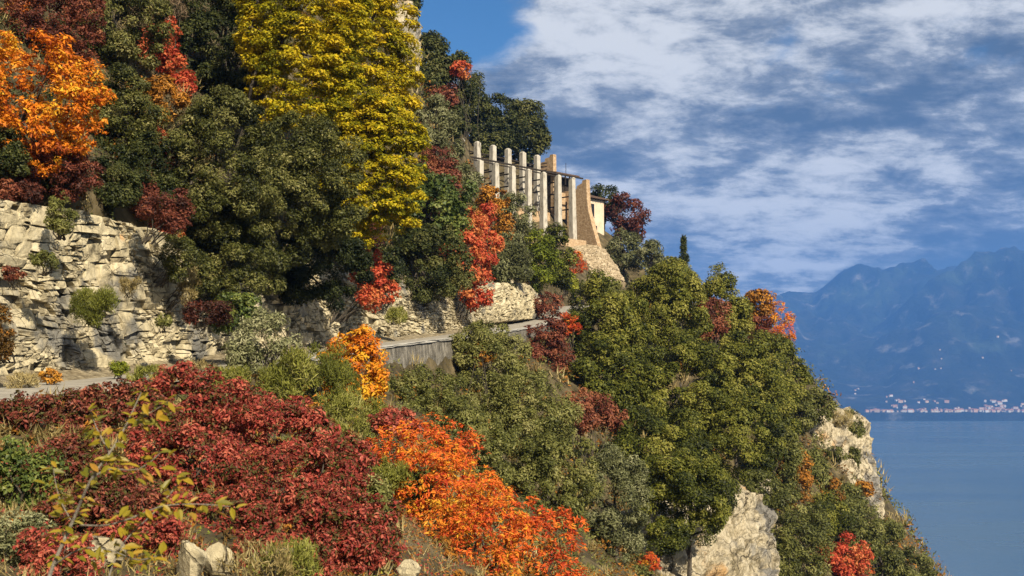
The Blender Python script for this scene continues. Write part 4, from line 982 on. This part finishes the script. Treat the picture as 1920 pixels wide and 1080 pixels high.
 (S_, 'cliff_bush', 'shrub', (1440, 1000, 1500, 1100), 'dull shrub pressed against the right of the lower cliff', dict(tint=0.3, d=78)),
 (S_, 'cliff_bush', 'rust', (1600, 900, 1640, 935), 'tiny rust bush on the outer face of the headland cliff', dict(tint=0.5, d=128, rock=True)),
 (S_, 'cliff_bush', 'shrub', (60, 470, 110, 505), 'small olive tuft in an upper crack of the left rock face', dict(tint=0.4, d=37.4, rock=True)),
 (S_, 'cliff_bush', 'dry', (225, 520, 262, 548), 'little brown tuft high in the left rock face', dict(tint=0.1, d=42.3, rock=True, lsize=0.5)),
 (S_, 'cliff_bush', 'maroon', (5, 500, 45, 530), 'little reddish tuft at the left edge of the rock face', dict(tint=0.5, d=35.6, rock=True)),
 (S_, 'cliff_bush', 'shrub', (290, 590, 325, 615), 'small green tuft in the middle of the rock face', dict(tint=0.5, d=44, rock=True)),
 (S_, 'cliff_bush', 'broom', (725, 575, 765, 605), 'yellow-green tuft on the sunlit road rock', dict(tint=0.6, d=71.5, rock=True, lsize=0.6)),
 (S_, 'grass_tuft', 'dry', (10, 700, 70, 735), 'dry grass tuft at the cliff foot by the left edge', dict(tint=0.6, d=33.5, lsize=0.7)),
 (S_, 'grass_tuft', 'broom', (240, 690, 330, 722), 'green grass tuft at the roadside in front of the rock face', dict(tint=0.6, d=36, lsize=0.8)),
 (S_, 'grass_tuft', 'dry', (330, 680, 410, 715), 'dry grass at the roadside before the shaded rock', dict(tint=0.5, d=37, lsize=0.8)),
 (S_, 'wild_shrub', 'oak', (1435, 775, 1500, 865), 'oak scrub between the outer oak and the headland cliff', dict(tint=0.4, d=120)),
 (S_, 'wild_shrub', 'shrub', (1475, 840, 1560, 925), 'olive scrub along the lower left rim of the headland cliff', dict(tint=0.3, d=119)),
 (S_, 'sumac_bush', 'rust', (1500, 880, 1570, 950), 'rust-red scrub under the middle of the headland cliff', dict(tint=0.4, d=119)),
 (S_, 'wild_shrub', 'shrub', (1545, 905, 1620, 985), 'green scrub under the outer part of the headland cliff', dict(tint=0.3, d=121)),
 (S_, 'wild_shrub', 'oak', (1480, 680, 1520, 770), 'small oak on the shoulder above the headland cliff', dict(tint=0.4, d=131)),
 (S_, 'cliff_bush', 'dry', (1545, 770, 1600, 800), 'dry grass fringe on the rim of the headland cliff', dict(tint=0.5, d=130, rock=True, lsize=0.5)),
 (S_, 'cliff_bush', 'shrub', (1470, 750, 1525, 815), 'green scrub over the inner rim of the headland cliff', dict(tint=0.3, d=124.5, rock=True)),
 (S_, 'cliff_bush', 'shrub', (1395, 895, 1470, 965), 'scrub hanging over the rounded top of the lower cliff', dict(tint=0.28, d=76.5, rock=True)),
 (S_, 'cliff_bush', 'shrub', (1080, 522, 1165, 560), 'olive scrub at the foot of the sandy slope', dict(tint=0.4, d=145)),
 (S_, 'wild_shrub', 'ivy', (760, 880, 830, 940), 'green leaves showing through the middle orange sumac', dict(d=25, tint=0.4, cover=0.7)),
 # below the road in the middle
 (S_, 'willow_bush', 'olive', (425, 590, 555, 735), 'pale grey-green willowy bush beside the road', dict(d=43, tint=0.55, cover=0.75, lsize=1.3)),
 (S_, 'broom_bush', 'broom', (500, 650, 665, 800), 'feathery green broom bush below the road', dict(d=41, tint=0.45)),
 (S_, 'broom_bush', 'broom', (590, 740, 715, 890), 'light green broom bush between red and orange bushes', dict(d=36, tint=0.55)),
 (T, 'smoke_tree', 'orange', (600, 615, 728, 790), 'golden orange tree standing before the grey retaining wall', dict(d=45, tint=0.72, grad=-0.12, lsize=0.9)),
 (S_, 'wild_shrub', 'shrub', (715, 690, 880, 850), 'olive-green shrub under the grey retaining wall', dict(d=57, tint=0.42)),
 (S_, 'wild_shrub', 'shrub', (830, 605, 990, 780), 'yellowish green shrub at the right end of the retaining wall', dict(d=72, tint=0.52)),
 (S_, 'wild_shrub', 'shrub', (780, 760, 960, 930), 'olive shrub right behind the orange sumac', dict(d=48, tint=0.42)),
 (S_, 'wild_shrub', 'shrub', (900, 690, 1080, 880), 'dense olive shrub in the middle of the picture', dict(d=64, tint=0.45)),
 (S_, 'wild_shrub', 'shrub', (930, 800, 1110, 1010), 'olive shrub behind the upper right of the orange sumac', dict(d=52, tint=0.40)),
 (S_, 'smoke_bush', 'maroon', (972, 600, 1070, 710), 'purple-red bush at the road bend left of the broad oak', dict(d=92, tint=0.6)),
 (S_, 'sumac_bush', 'sumac', (1038, 590, 1088, 632), 'small orange bush on the road bend', dict(d=96, tint=0.3, lsize=0.55)),
 (S_, 'sumac_bush', 'rust', (880, 640, 925, 685), 'little orange-brown bush on the yellowish green shrub', dict(d=70, tint=0.7)),
 (S_, 'sumac_bush', 'crimson', (690, 762, 790, 835), 'crimson bush above the orange sumac', dict(d=34, tint=0.7, lsize=0.7)),
 (S_, 'sumac_bush', 'sumac', (705, 785, 905, 900), 'upper orange sumac with a long sideways branch', dict(d=29, tint=0.42, cover=0.55)),
 (S_, 'sumac_bush', 'sumac', (700, 845, 930, 1010), 'orange sumac in the middle with yellow lower leaves', dict(d=25, tint=0.58, grad=-0.18, cover=0.75)),
 (S_, 'sumac_bush', 'sumac', (800, 905, 990, 1110), 'brightest orange sumac at the bottom edge', dict(d=23, tint=0.55, grad=-0.15, cover=0.8)),
 (S_, 'sumac_bush', 'sumac', (935, 950, 1100, 1120), 'red-orange sumac at the right end of the orange bushes', dict(d=27, tint=0.30, cover=0.7)),
 (S_, 'wild_shrub', 'ivy', (740, 990, 880, 1120), 'dark green bush under the orange sumac', dict(d=25, tint=0.25)),
 # foreground bank
 (S_, 'smoke_bush', 'plum', (-30, 738, 190, 880), 'plum-red bush at the left edge below the road', dict(d=23, tint=0.5)),
 (S_, 'smoke_bush', 'plum', (110, 716, 330, 870), 'plum-red bush in front of the road next to the left edge', dict(d=24, tint=0.55)),
 (S_, 'smoke_bush', 'crimson', (240, 688, 470, 850), 'crimson bush whose top hides the road', dict(d=26, tint=0.5)),
 (S_, 'smoke_bush', 'crimson', (400, 740, 630, 900), 'pinkish red bush on the crest of the bank', dict(d=23, tint=0.62)),
 (S_, 'smoke_bush', 'plum', (20, 820, 250, 980), 'dark plum bush behind the yellow sapling', dict(d=17.5, tint=0.42)),
 (S_, 'smoke_bush', 'crimson', (230, 800, 470, 970), 'red bush in the middle of the foreground bank', dict(d=19.5, tint=0.52)),
 (S_, 'smoke_bush', 'crimson', (420, 840, 680, 1010), 'deep red bush on the right side of the foreground bank', dict(d=18.5, tint=0.45)),
 (S_, 'smoke_bush', 'crimson', (300, 910, 520, 1050), 'red bush above the pale foreground boulders', dict(d=16.5, tint=0.42)),
 (S_, 'smoke_bush', 'crimson', (520, 920, 730, 1090), 'red bush mixed with dry grass at the bottom edge', dict(d=16, tint=0.4)),
 (S_, 'smoke_bush', 'plum', (90, 890, 310, 1030), 'plum bush behind the greyish boulder', dict(d=14.5, tint=0.45)),
 (S_, 'smoke_bush', 'crimson', (200, 960, 350, 1045), 'low red bush between the greyish and pale boulders', dict(d=13.6, tint=0.5)),
 (S_, 'smoke_bush', 'crimson', (560, 820, 710, 960), 'red bush at the right shoulder of the foreground bank', dict(d=19.5, tint=0.5)),
 (S_, 'smoke_bush', 'crimson', (660, 940, 760, 1090), 'thin red bush between dry grass and orange sumac', dict(d=17, tint=0.4, cover=0.7)),
 (S_, 'wild_shrub', 'shrub', (560, 850, 660, 930), 'olive shrub poking through the red bushes', dict(d=19.2, tint=0.45, lsize=1.3, cover=0.6)),
 (S_, 'wild_shrub', 'shrub', (655, 900, 745, 1000), 'olive shrub between the red bushes and orange sumac', dict(d=18.5, tint=0.45, lsize=1.4, cover=0.6)),
 (S_, 'wild_shrub', 'broom', (470, 1010, 600, 1100), 'grassy green tuft at the bottom edge among red leaves', dict(d=13.2, tint=0.5, lsize=1.2, cover=0.4)),
 (S_, 'wild_shrub', 'ivy', (-40, 820, 110, 980), 'green leafy shrub at the left edge under the plum bushes', dict(d=15.5, tint=0.5, lsize=1.4, cover=0.6)),
 (S_, 'wild_shrub', 'olive', (-20, 960, 110, 1090), 'pale green weed bush in the bottom left corner', dict(d=12.5, tint=0.5, lsize=2.0, cover=0.5)),
 (S_, 'sumac_bush', 'crimson', (30, 990, 190, 1110), 'bright red low bush in the bottom left corner', dict(d=12, tint=0.75, cover=0.6)),
 (S_, 'smoke_bush', 'crimson', (430, 985, 620, 1095), 'red bush at the bottom edge right of the pale boulders', dict(d=14.2, tint=0.5, cover=0.8)),
 (S_, 'grass_tuft', 'dry', (420, 1010, 560, 1100), 'dry grass tuft between the foreground boulders', dict(d=12.8, tint=0.35, lsize=1.2, cover=0.25)),
 (S_, 'grass_tuft', 'broom', (390, 690, 480, 730), 'green grass tuft at the crest beside the road', dict(d=30, tint=0.5)),
 (S_, 'grass_tuft', 'broom', (690, 860, 760, 930), 'grass tuft left of the orange sumac', dict(d=24, tint=0.4)),
]
for form, name, sp, box, label, kw in PLANTS:
    plant(form, name, sp, box, label, **kw)
print('LEAVES', NLEAF[0])
for g in GAPS: print('GAP', g)
# ------------------------------------------------------------------ undergrowth, boulders, the sapling close to the camera
def undergrowth():
    r = np.random.default_rng(17)
    cen = gv[gq].mean(1); d = np.maximum(cen[:, 1], 4.0)
    a = gv[gq[:, 1]] - gv[gq[:, 0]]; b2 = gv[gq[:, 3]] - gv[gq[:, 0]]; ar = np.linalg.norm(np.cross(a, b2), axis=1)
    den = cen[:, 1] * math.cos(PITCH) + cen[:, 2] * math.sin(PITCH)
    px = 960 + F * cen[:, 0] / np.maximum(den, 1); py = 540 - F * (cen[:, 2] * math.cos(PITCH) - cen[:, 1] * math.sin(PITCH)) / np.maximum(den, 1)
    t, zr, ss = road_coords(cen[:, :2])
    ok = (cen[:, 1] > 9) & (cen[:, 1] < 215) & (px > -250) & (px < 2050) & (py > -250) & (py < 1320) & ((t > 3.2) | (t < -4.0)) & ~((cen[:, 1] > 140) & (px > 850) & (px < 1180) & (t < 0))
    idx = np.nonzero(ok)[0]; w = ar[idx] / d[idx] ** 2; w = np.minimum(w, np.quantile(w, 0.985)); w /= w.sum()
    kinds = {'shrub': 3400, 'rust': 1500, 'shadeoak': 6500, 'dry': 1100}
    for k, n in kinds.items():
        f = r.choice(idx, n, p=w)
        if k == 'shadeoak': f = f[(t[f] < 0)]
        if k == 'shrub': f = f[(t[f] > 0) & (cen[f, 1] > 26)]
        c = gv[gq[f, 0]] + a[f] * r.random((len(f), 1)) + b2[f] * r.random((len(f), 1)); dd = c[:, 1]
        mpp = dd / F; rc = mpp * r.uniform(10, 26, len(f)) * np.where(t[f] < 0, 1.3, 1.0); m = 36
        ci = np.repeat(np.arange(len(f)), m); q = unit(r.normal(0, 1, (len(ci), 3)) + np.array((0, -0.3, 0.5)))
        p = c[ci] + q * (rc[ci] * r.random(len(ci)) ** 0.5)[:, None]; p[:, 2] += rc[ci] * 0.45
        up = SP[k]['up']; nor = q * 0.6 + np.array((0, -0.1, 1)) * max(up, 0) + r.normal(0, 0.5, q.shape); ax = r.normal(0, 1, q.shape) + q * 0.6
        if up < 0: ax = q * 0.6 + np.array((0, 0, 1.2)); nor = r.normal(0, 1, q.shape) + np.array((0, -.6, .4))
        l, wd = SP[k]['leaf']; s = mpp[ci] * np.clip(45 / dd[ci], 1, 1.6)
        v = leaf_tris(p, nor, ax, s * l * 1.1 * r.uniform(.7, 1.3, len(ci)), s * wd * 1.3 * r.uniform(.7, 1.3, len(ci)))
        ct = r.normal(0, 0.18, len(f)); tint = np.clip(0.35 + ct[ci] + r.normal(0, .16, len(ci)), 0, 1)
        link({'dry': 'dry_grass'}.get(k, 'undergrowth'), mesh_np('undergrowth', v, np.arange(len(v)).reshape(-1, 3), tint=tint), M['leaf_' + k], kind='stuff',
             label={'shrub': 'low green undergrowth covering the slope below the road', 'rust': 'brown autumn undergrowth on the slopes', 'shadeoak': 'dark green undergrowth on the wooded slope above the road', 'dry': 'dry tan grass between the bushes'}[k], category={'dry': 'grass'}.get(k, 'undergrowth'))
        NLEAF[0] += len(ci)


undergrowth()


def bank_weeds():
    r = np.random.default_rng(23)
    for k, n, hgt, name, label in (('dry', 9000, 0.16, 'dry_grass', 'dry tan grass blades on the foreground bank'), ('crimson', 9000, 0.10, 'fallen_leaves', 'red seedlings and fallen leaves on the foreground bank'), ('rust', 14000, 0.03, 'leaf_litter', 'brown leaf litter on the foreground bank'), ('bright', 2500, 0.10, 'weeds', 'small green weeds on the foreground bank')):
        cx = r.uniform(-9, 3, n * 3); cyy = r.uniform(10.5, 27, n * 3); pz = fbm(np.column_stack([cx, cyy, cx * 0]) * 0.8, 3, 4 + len(k))
        sel = np.nonzero(pz > -0.05)[0][:n]; c = np.column_stack([cx[sel], cyy[sel], [z_at(x, y) for x, y in zip(cx[sel], cyy[sel])]]); m = len(c)
        t = road_coords(c[:, :2])[0]; c = c[t > 3.0]; m = len(c)
        if k == 'dry':
            ln = r.uniform(0.08, 0.26, m); ax = r.normal(0, 0.5, (m, 3)) + np.array((0, 0, 1.0)); p = c + unit(ax) * ln[:, None] * 0.4; v = leaf_tris(p, r.normal(0, 1, (m, 3)) + np.array((0, -.7, .3)), ax, ln, ln * 0.06)
        else:
            ln = r.uniform(0.03, 0.075, m); p = c + np.column_stack([r.normal(0, .03, m), r.normal(0, .03, m), r.random(m) * hgt + 0.015]); v = leaf_tris(p, r.normal(0, .5, (m, 3)) + np.array((0, -.2, 1)), r.normal(0, 1, (m, 3)), ln, ln * 0.6)
        link(name, mesh_np(name, v, np.arange(len(v)).reshape(-1, 3), tint=np.clip(r.normal(.45, .25, m), 0, 1)), M['leaf_' + k], kind='stuff', label=label, category={'dry': 'grass', 'bright': 'weeds'}.get(k, 'leaves'))


bank_weeds()


def boulder(box, d, label, seed):
    r = np.random.default_rng(seed); x0, y0, x1, y1 = box; mpp = d / F
    c = P((x0 + x1) / 2, (y0 + y1) / 2, d); rad = np.array(((x1 - x0) / 2 * mpp, (x1 - x0) / 2 * mpp * 0.8, (y1 - y0) / 2 * mpp))
    n, m = 22, 14; th = np.linspace(0, 2 * math.pi, n, endpoint=False); ph = np.linspace(0.02, math.pi - 0.02, m)
    TH, PH = np.meshgrid(th, ph); dv = np.column_stack([(np.sin(PH) * np.cos(TH)).ravel(), (np.sin(PH) * np.sin(TH)).ravel(), np.cos(PH).ravel()])
    pl = unit(r.normal(0, 1, (10, 3))); off = r.uniform(0.50, 0.9, 10)                # cut by random planes: angular rock
    rr = np.min(np.where(dv @ pl.T > 0.05, off / np.maximum(dv @ pl.T, 0.05), 9), axis=1); rr = np.minimum(rr, 1.15) * (1 + 0.05 * fbm(dv * 4 + seed, 3, 2))
    v = dv * rr[:, None] * rad * 1.1
    q = [(j * n + i, (j + 1) * n + i, (j + 1) * n + (i + 1) % n, j * n + (i + 1) % n) for j in range(m - 1) for i in range(n)]
    link('boulder', mesh_np('boulder', v, np.array(q), tint=np.full(len(q), 0.4)), M['limestone'], loc=c, label=label, category='boulder')


boulder((325, 1018, 395, 1100), 12.6, 'pale boulder at the bottom edge under the red bush', 1)
boulder((385, 1020, 432, 1085), 12.9, 'smaller pale boulder touching the larger one at the bottom', 2)
boulder((495, 1026, 556, 1072), 13.6, 'pale flat boulder below the deep red bush', 3)
boulder((135, 1000, 222, 1070), 12.4, 'greyish boulder behind the stems of the yellow sapling', 4)
boulder((745, 1055, 785, 1095), 16.0, 'pale boulder at the bottom edge left of the orange sumac', 5)


def sapling():
    r = np.random.default_rng(12); d = 6.0; b0 = P(95, 1130, d)
    root = empty('sapling', b0, label='thin yellow-leaved sapling close to the camera at the lower left', category='sapling')
    M['leaf_sapling'] = leaf_material('leaf_sapling', [(0.15, 0.15, 0.012), (0.32, 0.25, 0.018), (0.42, 0.28, 0.025), (0.44, 0.21, 0.04)], 0.4, 0.45, 0.35)
    s = Soup(); pos = []; ax = []
    def twig(pts, r0, r1, leaves, droop=0.25):
        pts = catmull(np.array([P(x, y, dd) - b0 for x, y, dd in pts]), 0.06); s.tube(pts, np.linspace(r0, r1, len(pts)), 6)
        tn = unit(np.gradient(pts, axis=0))
        for k in range(leaves):
            i = int(len(pts) * (0.25 + 0.75 * (k + r.random()) / leaves)); i = min(i, len(pts) - 1)
            sidev = unit(np.cross(tn[i], (0.1, -1, 0.2))) * (1 if k % 2 else -1)
            a = unit(tn[i] * 0.5 + sidev * 0.7 + r.normal(0, 0.55, 3) - np.array((0, 0, droop))); ln = r.uniform(0.05, 0.10)
            pos.append(pts[i] + a * ln * 0.6 + r.normal(0, 0.02, 3)); ax.append(a * ln)
    twig([(60, 1180, 6.0), (100, 1060, 6.0), (135, 980, 6.0), (170, 900, 5.9), (205, 850, 5.9), (235, 800, 5.9), (265, 735, 5.9)], 0.014, 0.003, 64)
    twig([(150, 985, 6.0), (200, 985, 5.8), (250, 970, 5.7), (300, 950, 5.7), (370, 945, 5.6), (430, 950, 5.6)], 0.006, 0.002, 44)
    twig([(170, 900, 5.9), (200, 880, 5.9), (260, 880, 5.8), (300, 850, 5.8)], 0.005, 0.002, 30)
    twig([(205, 850, 5.9), (180, 800, 6.0), (170, 770, 6.0)], 0.004, 0.0015, 20)
    twig([(235, 800, 5.9), (280, 775, 5.8), (320, 750, 5.8)], 0.004, 0.0015, 26)
    twig([(100, 1060, 6.0), (150, 1030, 5.9), (200, 1030, 5.8), (260, 1050, 5.7), (300, 1040, 5.7)], 0.005, 0.002, 36)
    twig([(135, 980, 6.0), (110, 930, 6.1), (100, 880, 6.1)], 0.004, 0.0015, 18)
    twig([(190, 1120, 5.8), (230, 1020, 5.8), (290, 960, 5.8), (340, 900, 5.8)], 0.006, 0.002, 30)
    link('stem', s.mesh('stem', True), M['pale_bark'], parent=root)
    pos = np.array(pos); ax = np.array(ax); ln = np.linalg.norm(ax, axis=1); n = len(pos)
    nor = np.column_stack([r.normal(0, 0.5, n), np.full(n, -0.5) + r.normal(0, .4, n), np.full(n, 0.9)])
    # six-sided leaves with a folded midrib
    nor = unit(nor); a = unit(ax - nor * (ax * nor).sum(1, keepdims=True)); sd_ = np.cross(nor, a); L_ = ln[:, None]; W = L_ * 0.40
    V = np.stack([pos - a * L_ * .5, pos - a * L_ * .15 + sd_ * W * .45 + nor * W * .1, pos + a * L_ * .18 + sd_ * W * .38 + nor * W * .08 - nor * L_ * .03, pos + a * L_ * .5 - nor * L_ * .12,
                  pos + a * L_ * .18 - sd_ * W * .38 + nor * W * .08 - nor * L_ * .03, pos - a * L_ * .15 - sd_ * W * .45 + nor * W * .1], 1).reshape(-1, 3)
    k6 = np.arange(n)[:, None] * 6
    q = np.concatenate([k6 + np.array((0, 1, 2, 3)), k6 + np.array((0, 3, 4, 5))]); tt = np.clip(r.normal(0.4, 0.25, n), 0, 1)
    link('leaves', mesh_np('leaves', V, q, tint=np.concatenate([tt, tt])), M['leaf_sapling'], parent=root)


sapling()
print('LEAVES', NLEAF[0])
# ------------------------------------------------------------------ lake, far shore, mountains, town, haze
def build_far():
    m, nt, out = material('lake_water'); L = nt.links.new
    b = N(nt, 'ShaderNodeBsdfPrincipled'); b.inputs['Base Color'].default_value = (0.075, 0.125, 0.165, 1); b.inputs['Roughness'].default_value = 0.22; b.inputs['IOR'].default_value = 1.33
    g = N(nt, 'ShaderNodeNewGeometry'); n = N(nt, 'ShaderNodeTexNoise'); n.inputs['Scale'].default_value = 0.08; n.inputs['Detail'].default_value = 6
    L(g.outputs['Position'], n.inputs['Vector']); bp = N(nt, 'ShaderNodeBump'); bp.inputs['Strength'].default_value = 0.35; bp.inputs['Distance'].default_value = 2.0
    L(n.outputs['Fac'], bp.inputs['Height']); L(bp.outputs[0], b.inputs['Normal'])
    mp = N(nt, 'ShaderNodeMapping'); mp.inputs['Scale'].default_value = (0.0011, 0.0042, 1); L(g.outputs['Position'], mp.inputs[0])
    n2 = N(nt, 'ShaderNodeTexNoise'); n2.inputs['Scale'].default_value = 1.0; n2.inputs['Detail'].default_value = 4; L(mp.outputs[0], n2.inputs['Vector'])
    mr = N(nt, 'ShaderNodeMapRange'); mr.inputs['From Min'].default_value = 0.35; mr.inputs['From Max'].default_value = 0.65; mr.inputs['To Min'].default_value = 0.14; mr.inputs['To Max'].default_value = 0.30
    L(n2.outputs['Fac'], mr.inputs['Value']); L(mr.outputs[0], b.inputs['Roughness']); L(b.outputs[0], out.inputs[0])
    xs = np.linspace(-1500, 9000, 8); ys = np.linspace(-320, 11000, 8); X, Y = np.meshgrid(xs, ys)
    v = np.column_stack([X.ravel(), Y.ravel(), np.full(X.size, LAKE_Z)]); a = (np.arange(7)[:, None] * 8 + np.arange(7)[None, :]).ravel()
    link('lake', mesh_np('lake', v, np.column_stack([a, a + 1, a + 9, a + 8])), m, kind='structure')

    # mountains across the lake: a fan of ground from the shore to the ridges
    px = np.linspace(1180, 2350, 300); SH = 6056.0
    ys = np.concatenate([np.linspace(SH - 60, SH + 700, 26), np.linspace(SH + 720, 10800, 120)])
    PX, Y = np.meshgrid(px, ys); X = (PX - 960) / F * Y
    p3 = np.column_stack([X.ravel(), Y.ravel(), np.zeros(X.size)])
    ravine = (1 - np.abs(fbm(p3 * np.array((0.0016, 0.0006, 1)), 5, 3))).reshape(X.shape)
    n1 = fbm(p3 * 0.0012, 5, 8).reshape(X.shape); n2 = fbm(p3 * 0.006, 4, 9).reshape(X.shape)
    r1 = np.interp(PX, (1180, 1330, 1400, 1440, 1480, 1530, 1570, 1650, 1700, 1760, 1900, 2350), (605, 565, 545, 526, 508, 512, 498, 488, 480, 480, 465, 465))
    r2 = np.interp(PX, (1180, 1400, 1500, 1560, 1620, 1680, 1740, 1790, 1850, 1920, 2050, 2350), (800, 775, 735, 675, 612, 556, 508, 482, 466, 450, 430, 430))
    def ridge(rpy, y0, yr, pw):
        h = yr * (720 - rpy) / F
        t = (Y - y0) / (yr - y0)
        prof = np.where(t < 1, np.clip(t, 0, 1) ** pw, 1 - 0.8 * (t - 1))
        return LAKE_Z + 45 + (h - LAKE_Z - 45) * prof * (1 - (0.9 * (1 - ravine)) * np.clip(t * (1.15 - t) * 4, 0, 1))
    base = LAKE_Z + np.clip((Y - SH) / 600, -0.2, 1) * 95 + np.clip((Y - SH - 250) / 900, 0, 1) * 90
    Z = np.maximum(base, np.maximum(ridge(r1, 6700, 9600, 1.1), ridge(r2, 6450, 8500, 1.05)))
    up = np.clip((Y - SH - 300) / 900, 0, 1)
    Z = Z + up * (n1 * 75 + n2 * 34) * np.clip((9000 - Y) / 1400, 0.12, 1.0)
    Z = np.where(Y < SH, LAKE_Z - 6, np.maximum(Z, LAKE_Z + 1.5))
    v = np.column_stack([X.ravel(), Y.ravel(), Z.ravel()]); nx = len(px)
    a = (np.arange(len(ys) - 1)[:, None] * nx + np.arange(nx - 1)[None, :]).ravel()
    M['mountain'] = rough_material('mountain', [(0.3, (0.010, 0.016, 0.010)), (0.5, (0.020, 0.030, 0.018)), (0.62, (0.042, 0.046, 0.03)), (0.72, (0.11, 0.10, 0.08))], 0.004, bump=0.9, bump_scale=0.006, dist=130,
        patches=[((0.06, 0.085, 0.04), 0.0022, 0.54, 0.72, 8.0), ((0.24, 0.23, 0.21), 0.006, 0.56, 0.74, 3.0)])
    link('mountains', mesh_np('mountains', v, np.column_stack([a, a + 1, a + nx + 1, a + nx]), smooth=True), M['mountain'], kind='structure')
    mb = BVHTree.FromPolygons([tuple(q) for q in v.tolist()], np.column_stack([a, a + 1, a + nx + 1, a + nx]).tolist())

    # lakeside town: small houses
    def house_mesh(w, l, h):
        s = Soup(); s.box(-w / 2, w / 2, -l / 2, l / 2, -4, h)
        e = 0.6; rz = h + w * 0.28
        s.add([(-w / 2 - e, -l / 2 - e, h), (w / 2 + e, -l / 2 - e, h), (w / 2 + e, l / 2 + e, h), (-w / 2 - e, l / 2 + e, h), (0, -l / 2 - e, rz), (0, l / 2 + e, rz)],
              [(0, 3, 5, 4), (1, 4, 5, 2), (0, 1, 2, 3)], [(0, 4, 1), (3, 2, 5)])
        me = s.mesh('house'); n = len(me.polygons); me.polygons.foreach_set('material_index', np.array([0] * 6 + [1] * (n - 6), np.int32)); return me
    walls = []
    for i, c in enumerate(((0.60, 0.56, 0.50), (0.58, 0.42, 0.28), (0.52, 0.34, 0.24), (0.64, 0.62, 0.59), (0.54, 0.44, 0.34))):
        walls.append(rough_material('town_wall', [(0.3, tuple(x * 0.9 for x in c)), (0.7, c)], 0.2, bump=0))
    roofm = rough_material('town_roof', [(0.3, (0.30, 0.13, 0.08)), (0.7, (0.46, 0.23, 0.14))], 0.3, bump=0)
    protos = []
    r = np.random.default_rng(5)
    for i, wm in enumerate(walls):
        for (w, l, h) in ((10, 14, 8), (13, 26, 12)):
            me = house_mesh(w, l, h); me.materials.append(wm); me.materials.append(roofm); protos.append(me)
    spots = []
    def cluster(n, x0, x1, d0, d1):
        for _ in range(n): spots.append((r.uniform(x0, x1), SH + r.uniform(0, 1) ** 1.1 * (d1 - d0) + d0))
    cluster(120, 1785, 1930, 12, 330); cluster(30, 1840, 1880, 250, 480); cluster(45, 1700, 1785, 12, 260); cluster(28, 1620, 1710, 12, 150); cluster(20, 1880, 1945, 12, 420); cluster(22, 1620, 1780, 300, 700); cluster(12, 1600, 1930, 800, 1300)
    for i, (ppx, y) in enumerate(spots):
        x = (ppx - 960) / F * y; loc, _, _, _ = mb.ray_cast(Vector((x, y, 3000)), Vector((0, 0, -1)))
        o = link('town_house', protos[int(r.integers(len(protos)))], None, loc=(x, y, loc.z), label='tiny pale house of the town on the far lake shore', category='house', group='houses of the town on the far lake shore')
        o.rotation_euler = (0, 0, r.choice((0, 1.57)) + r.normal(0, 0.25)); k = r.uniform(0.65, 1.05) if y < SH + 500 else r.uniform(0.6, 0.9); o.scale = (k, k, k * (1.2 if y < SH + 200 else 1))
    x = (1790 - 960) / F * 6110; t = empty('church_tower', (x, 6110, LAKE_Z), label='tall pale church tower rising above the far lakeside town', category='tower')
    s = Soup(); s.box(-5, 5, -5, 5, 0, 44); link('tower_shaft', s.mesh('tower_shaft'), walls[3], parent=t)
    s = Soup(); s.add([(-6, -6, 44), (6, -6, 44), (6, 6, 44), (-6, 6, 44), (0, 0, 58)], [(3, 2, 1, 0)], [(0, 1, 4), (1, 2, 4), (2, 3, 4), (3, 0, 4)]); link('spire', s.mesh('spire'), roofm, parent=t)

    # the air between: one closed box of thin even haze
    m, nt, out = material('haze'); pv = N(nt, 'ShaderNodeVolumePrincipled'); pv.inputs['Color'].default_value = (0.14, 0.38, 0.95, 1); pv.inputs['Density'].default_value = 0.95e-4; pv.inputs['Anisotropy'].default_value = 0.0
    nt.links.new(pv.outputs[0], out.inputs['Volume'])
    s = Soup(); s.box(-1520, 9050, -340, 11050, LAKE_Z - 10, 1230)
    link('haze', s.mesh('haze'), m, kind='stuff')


build_far()
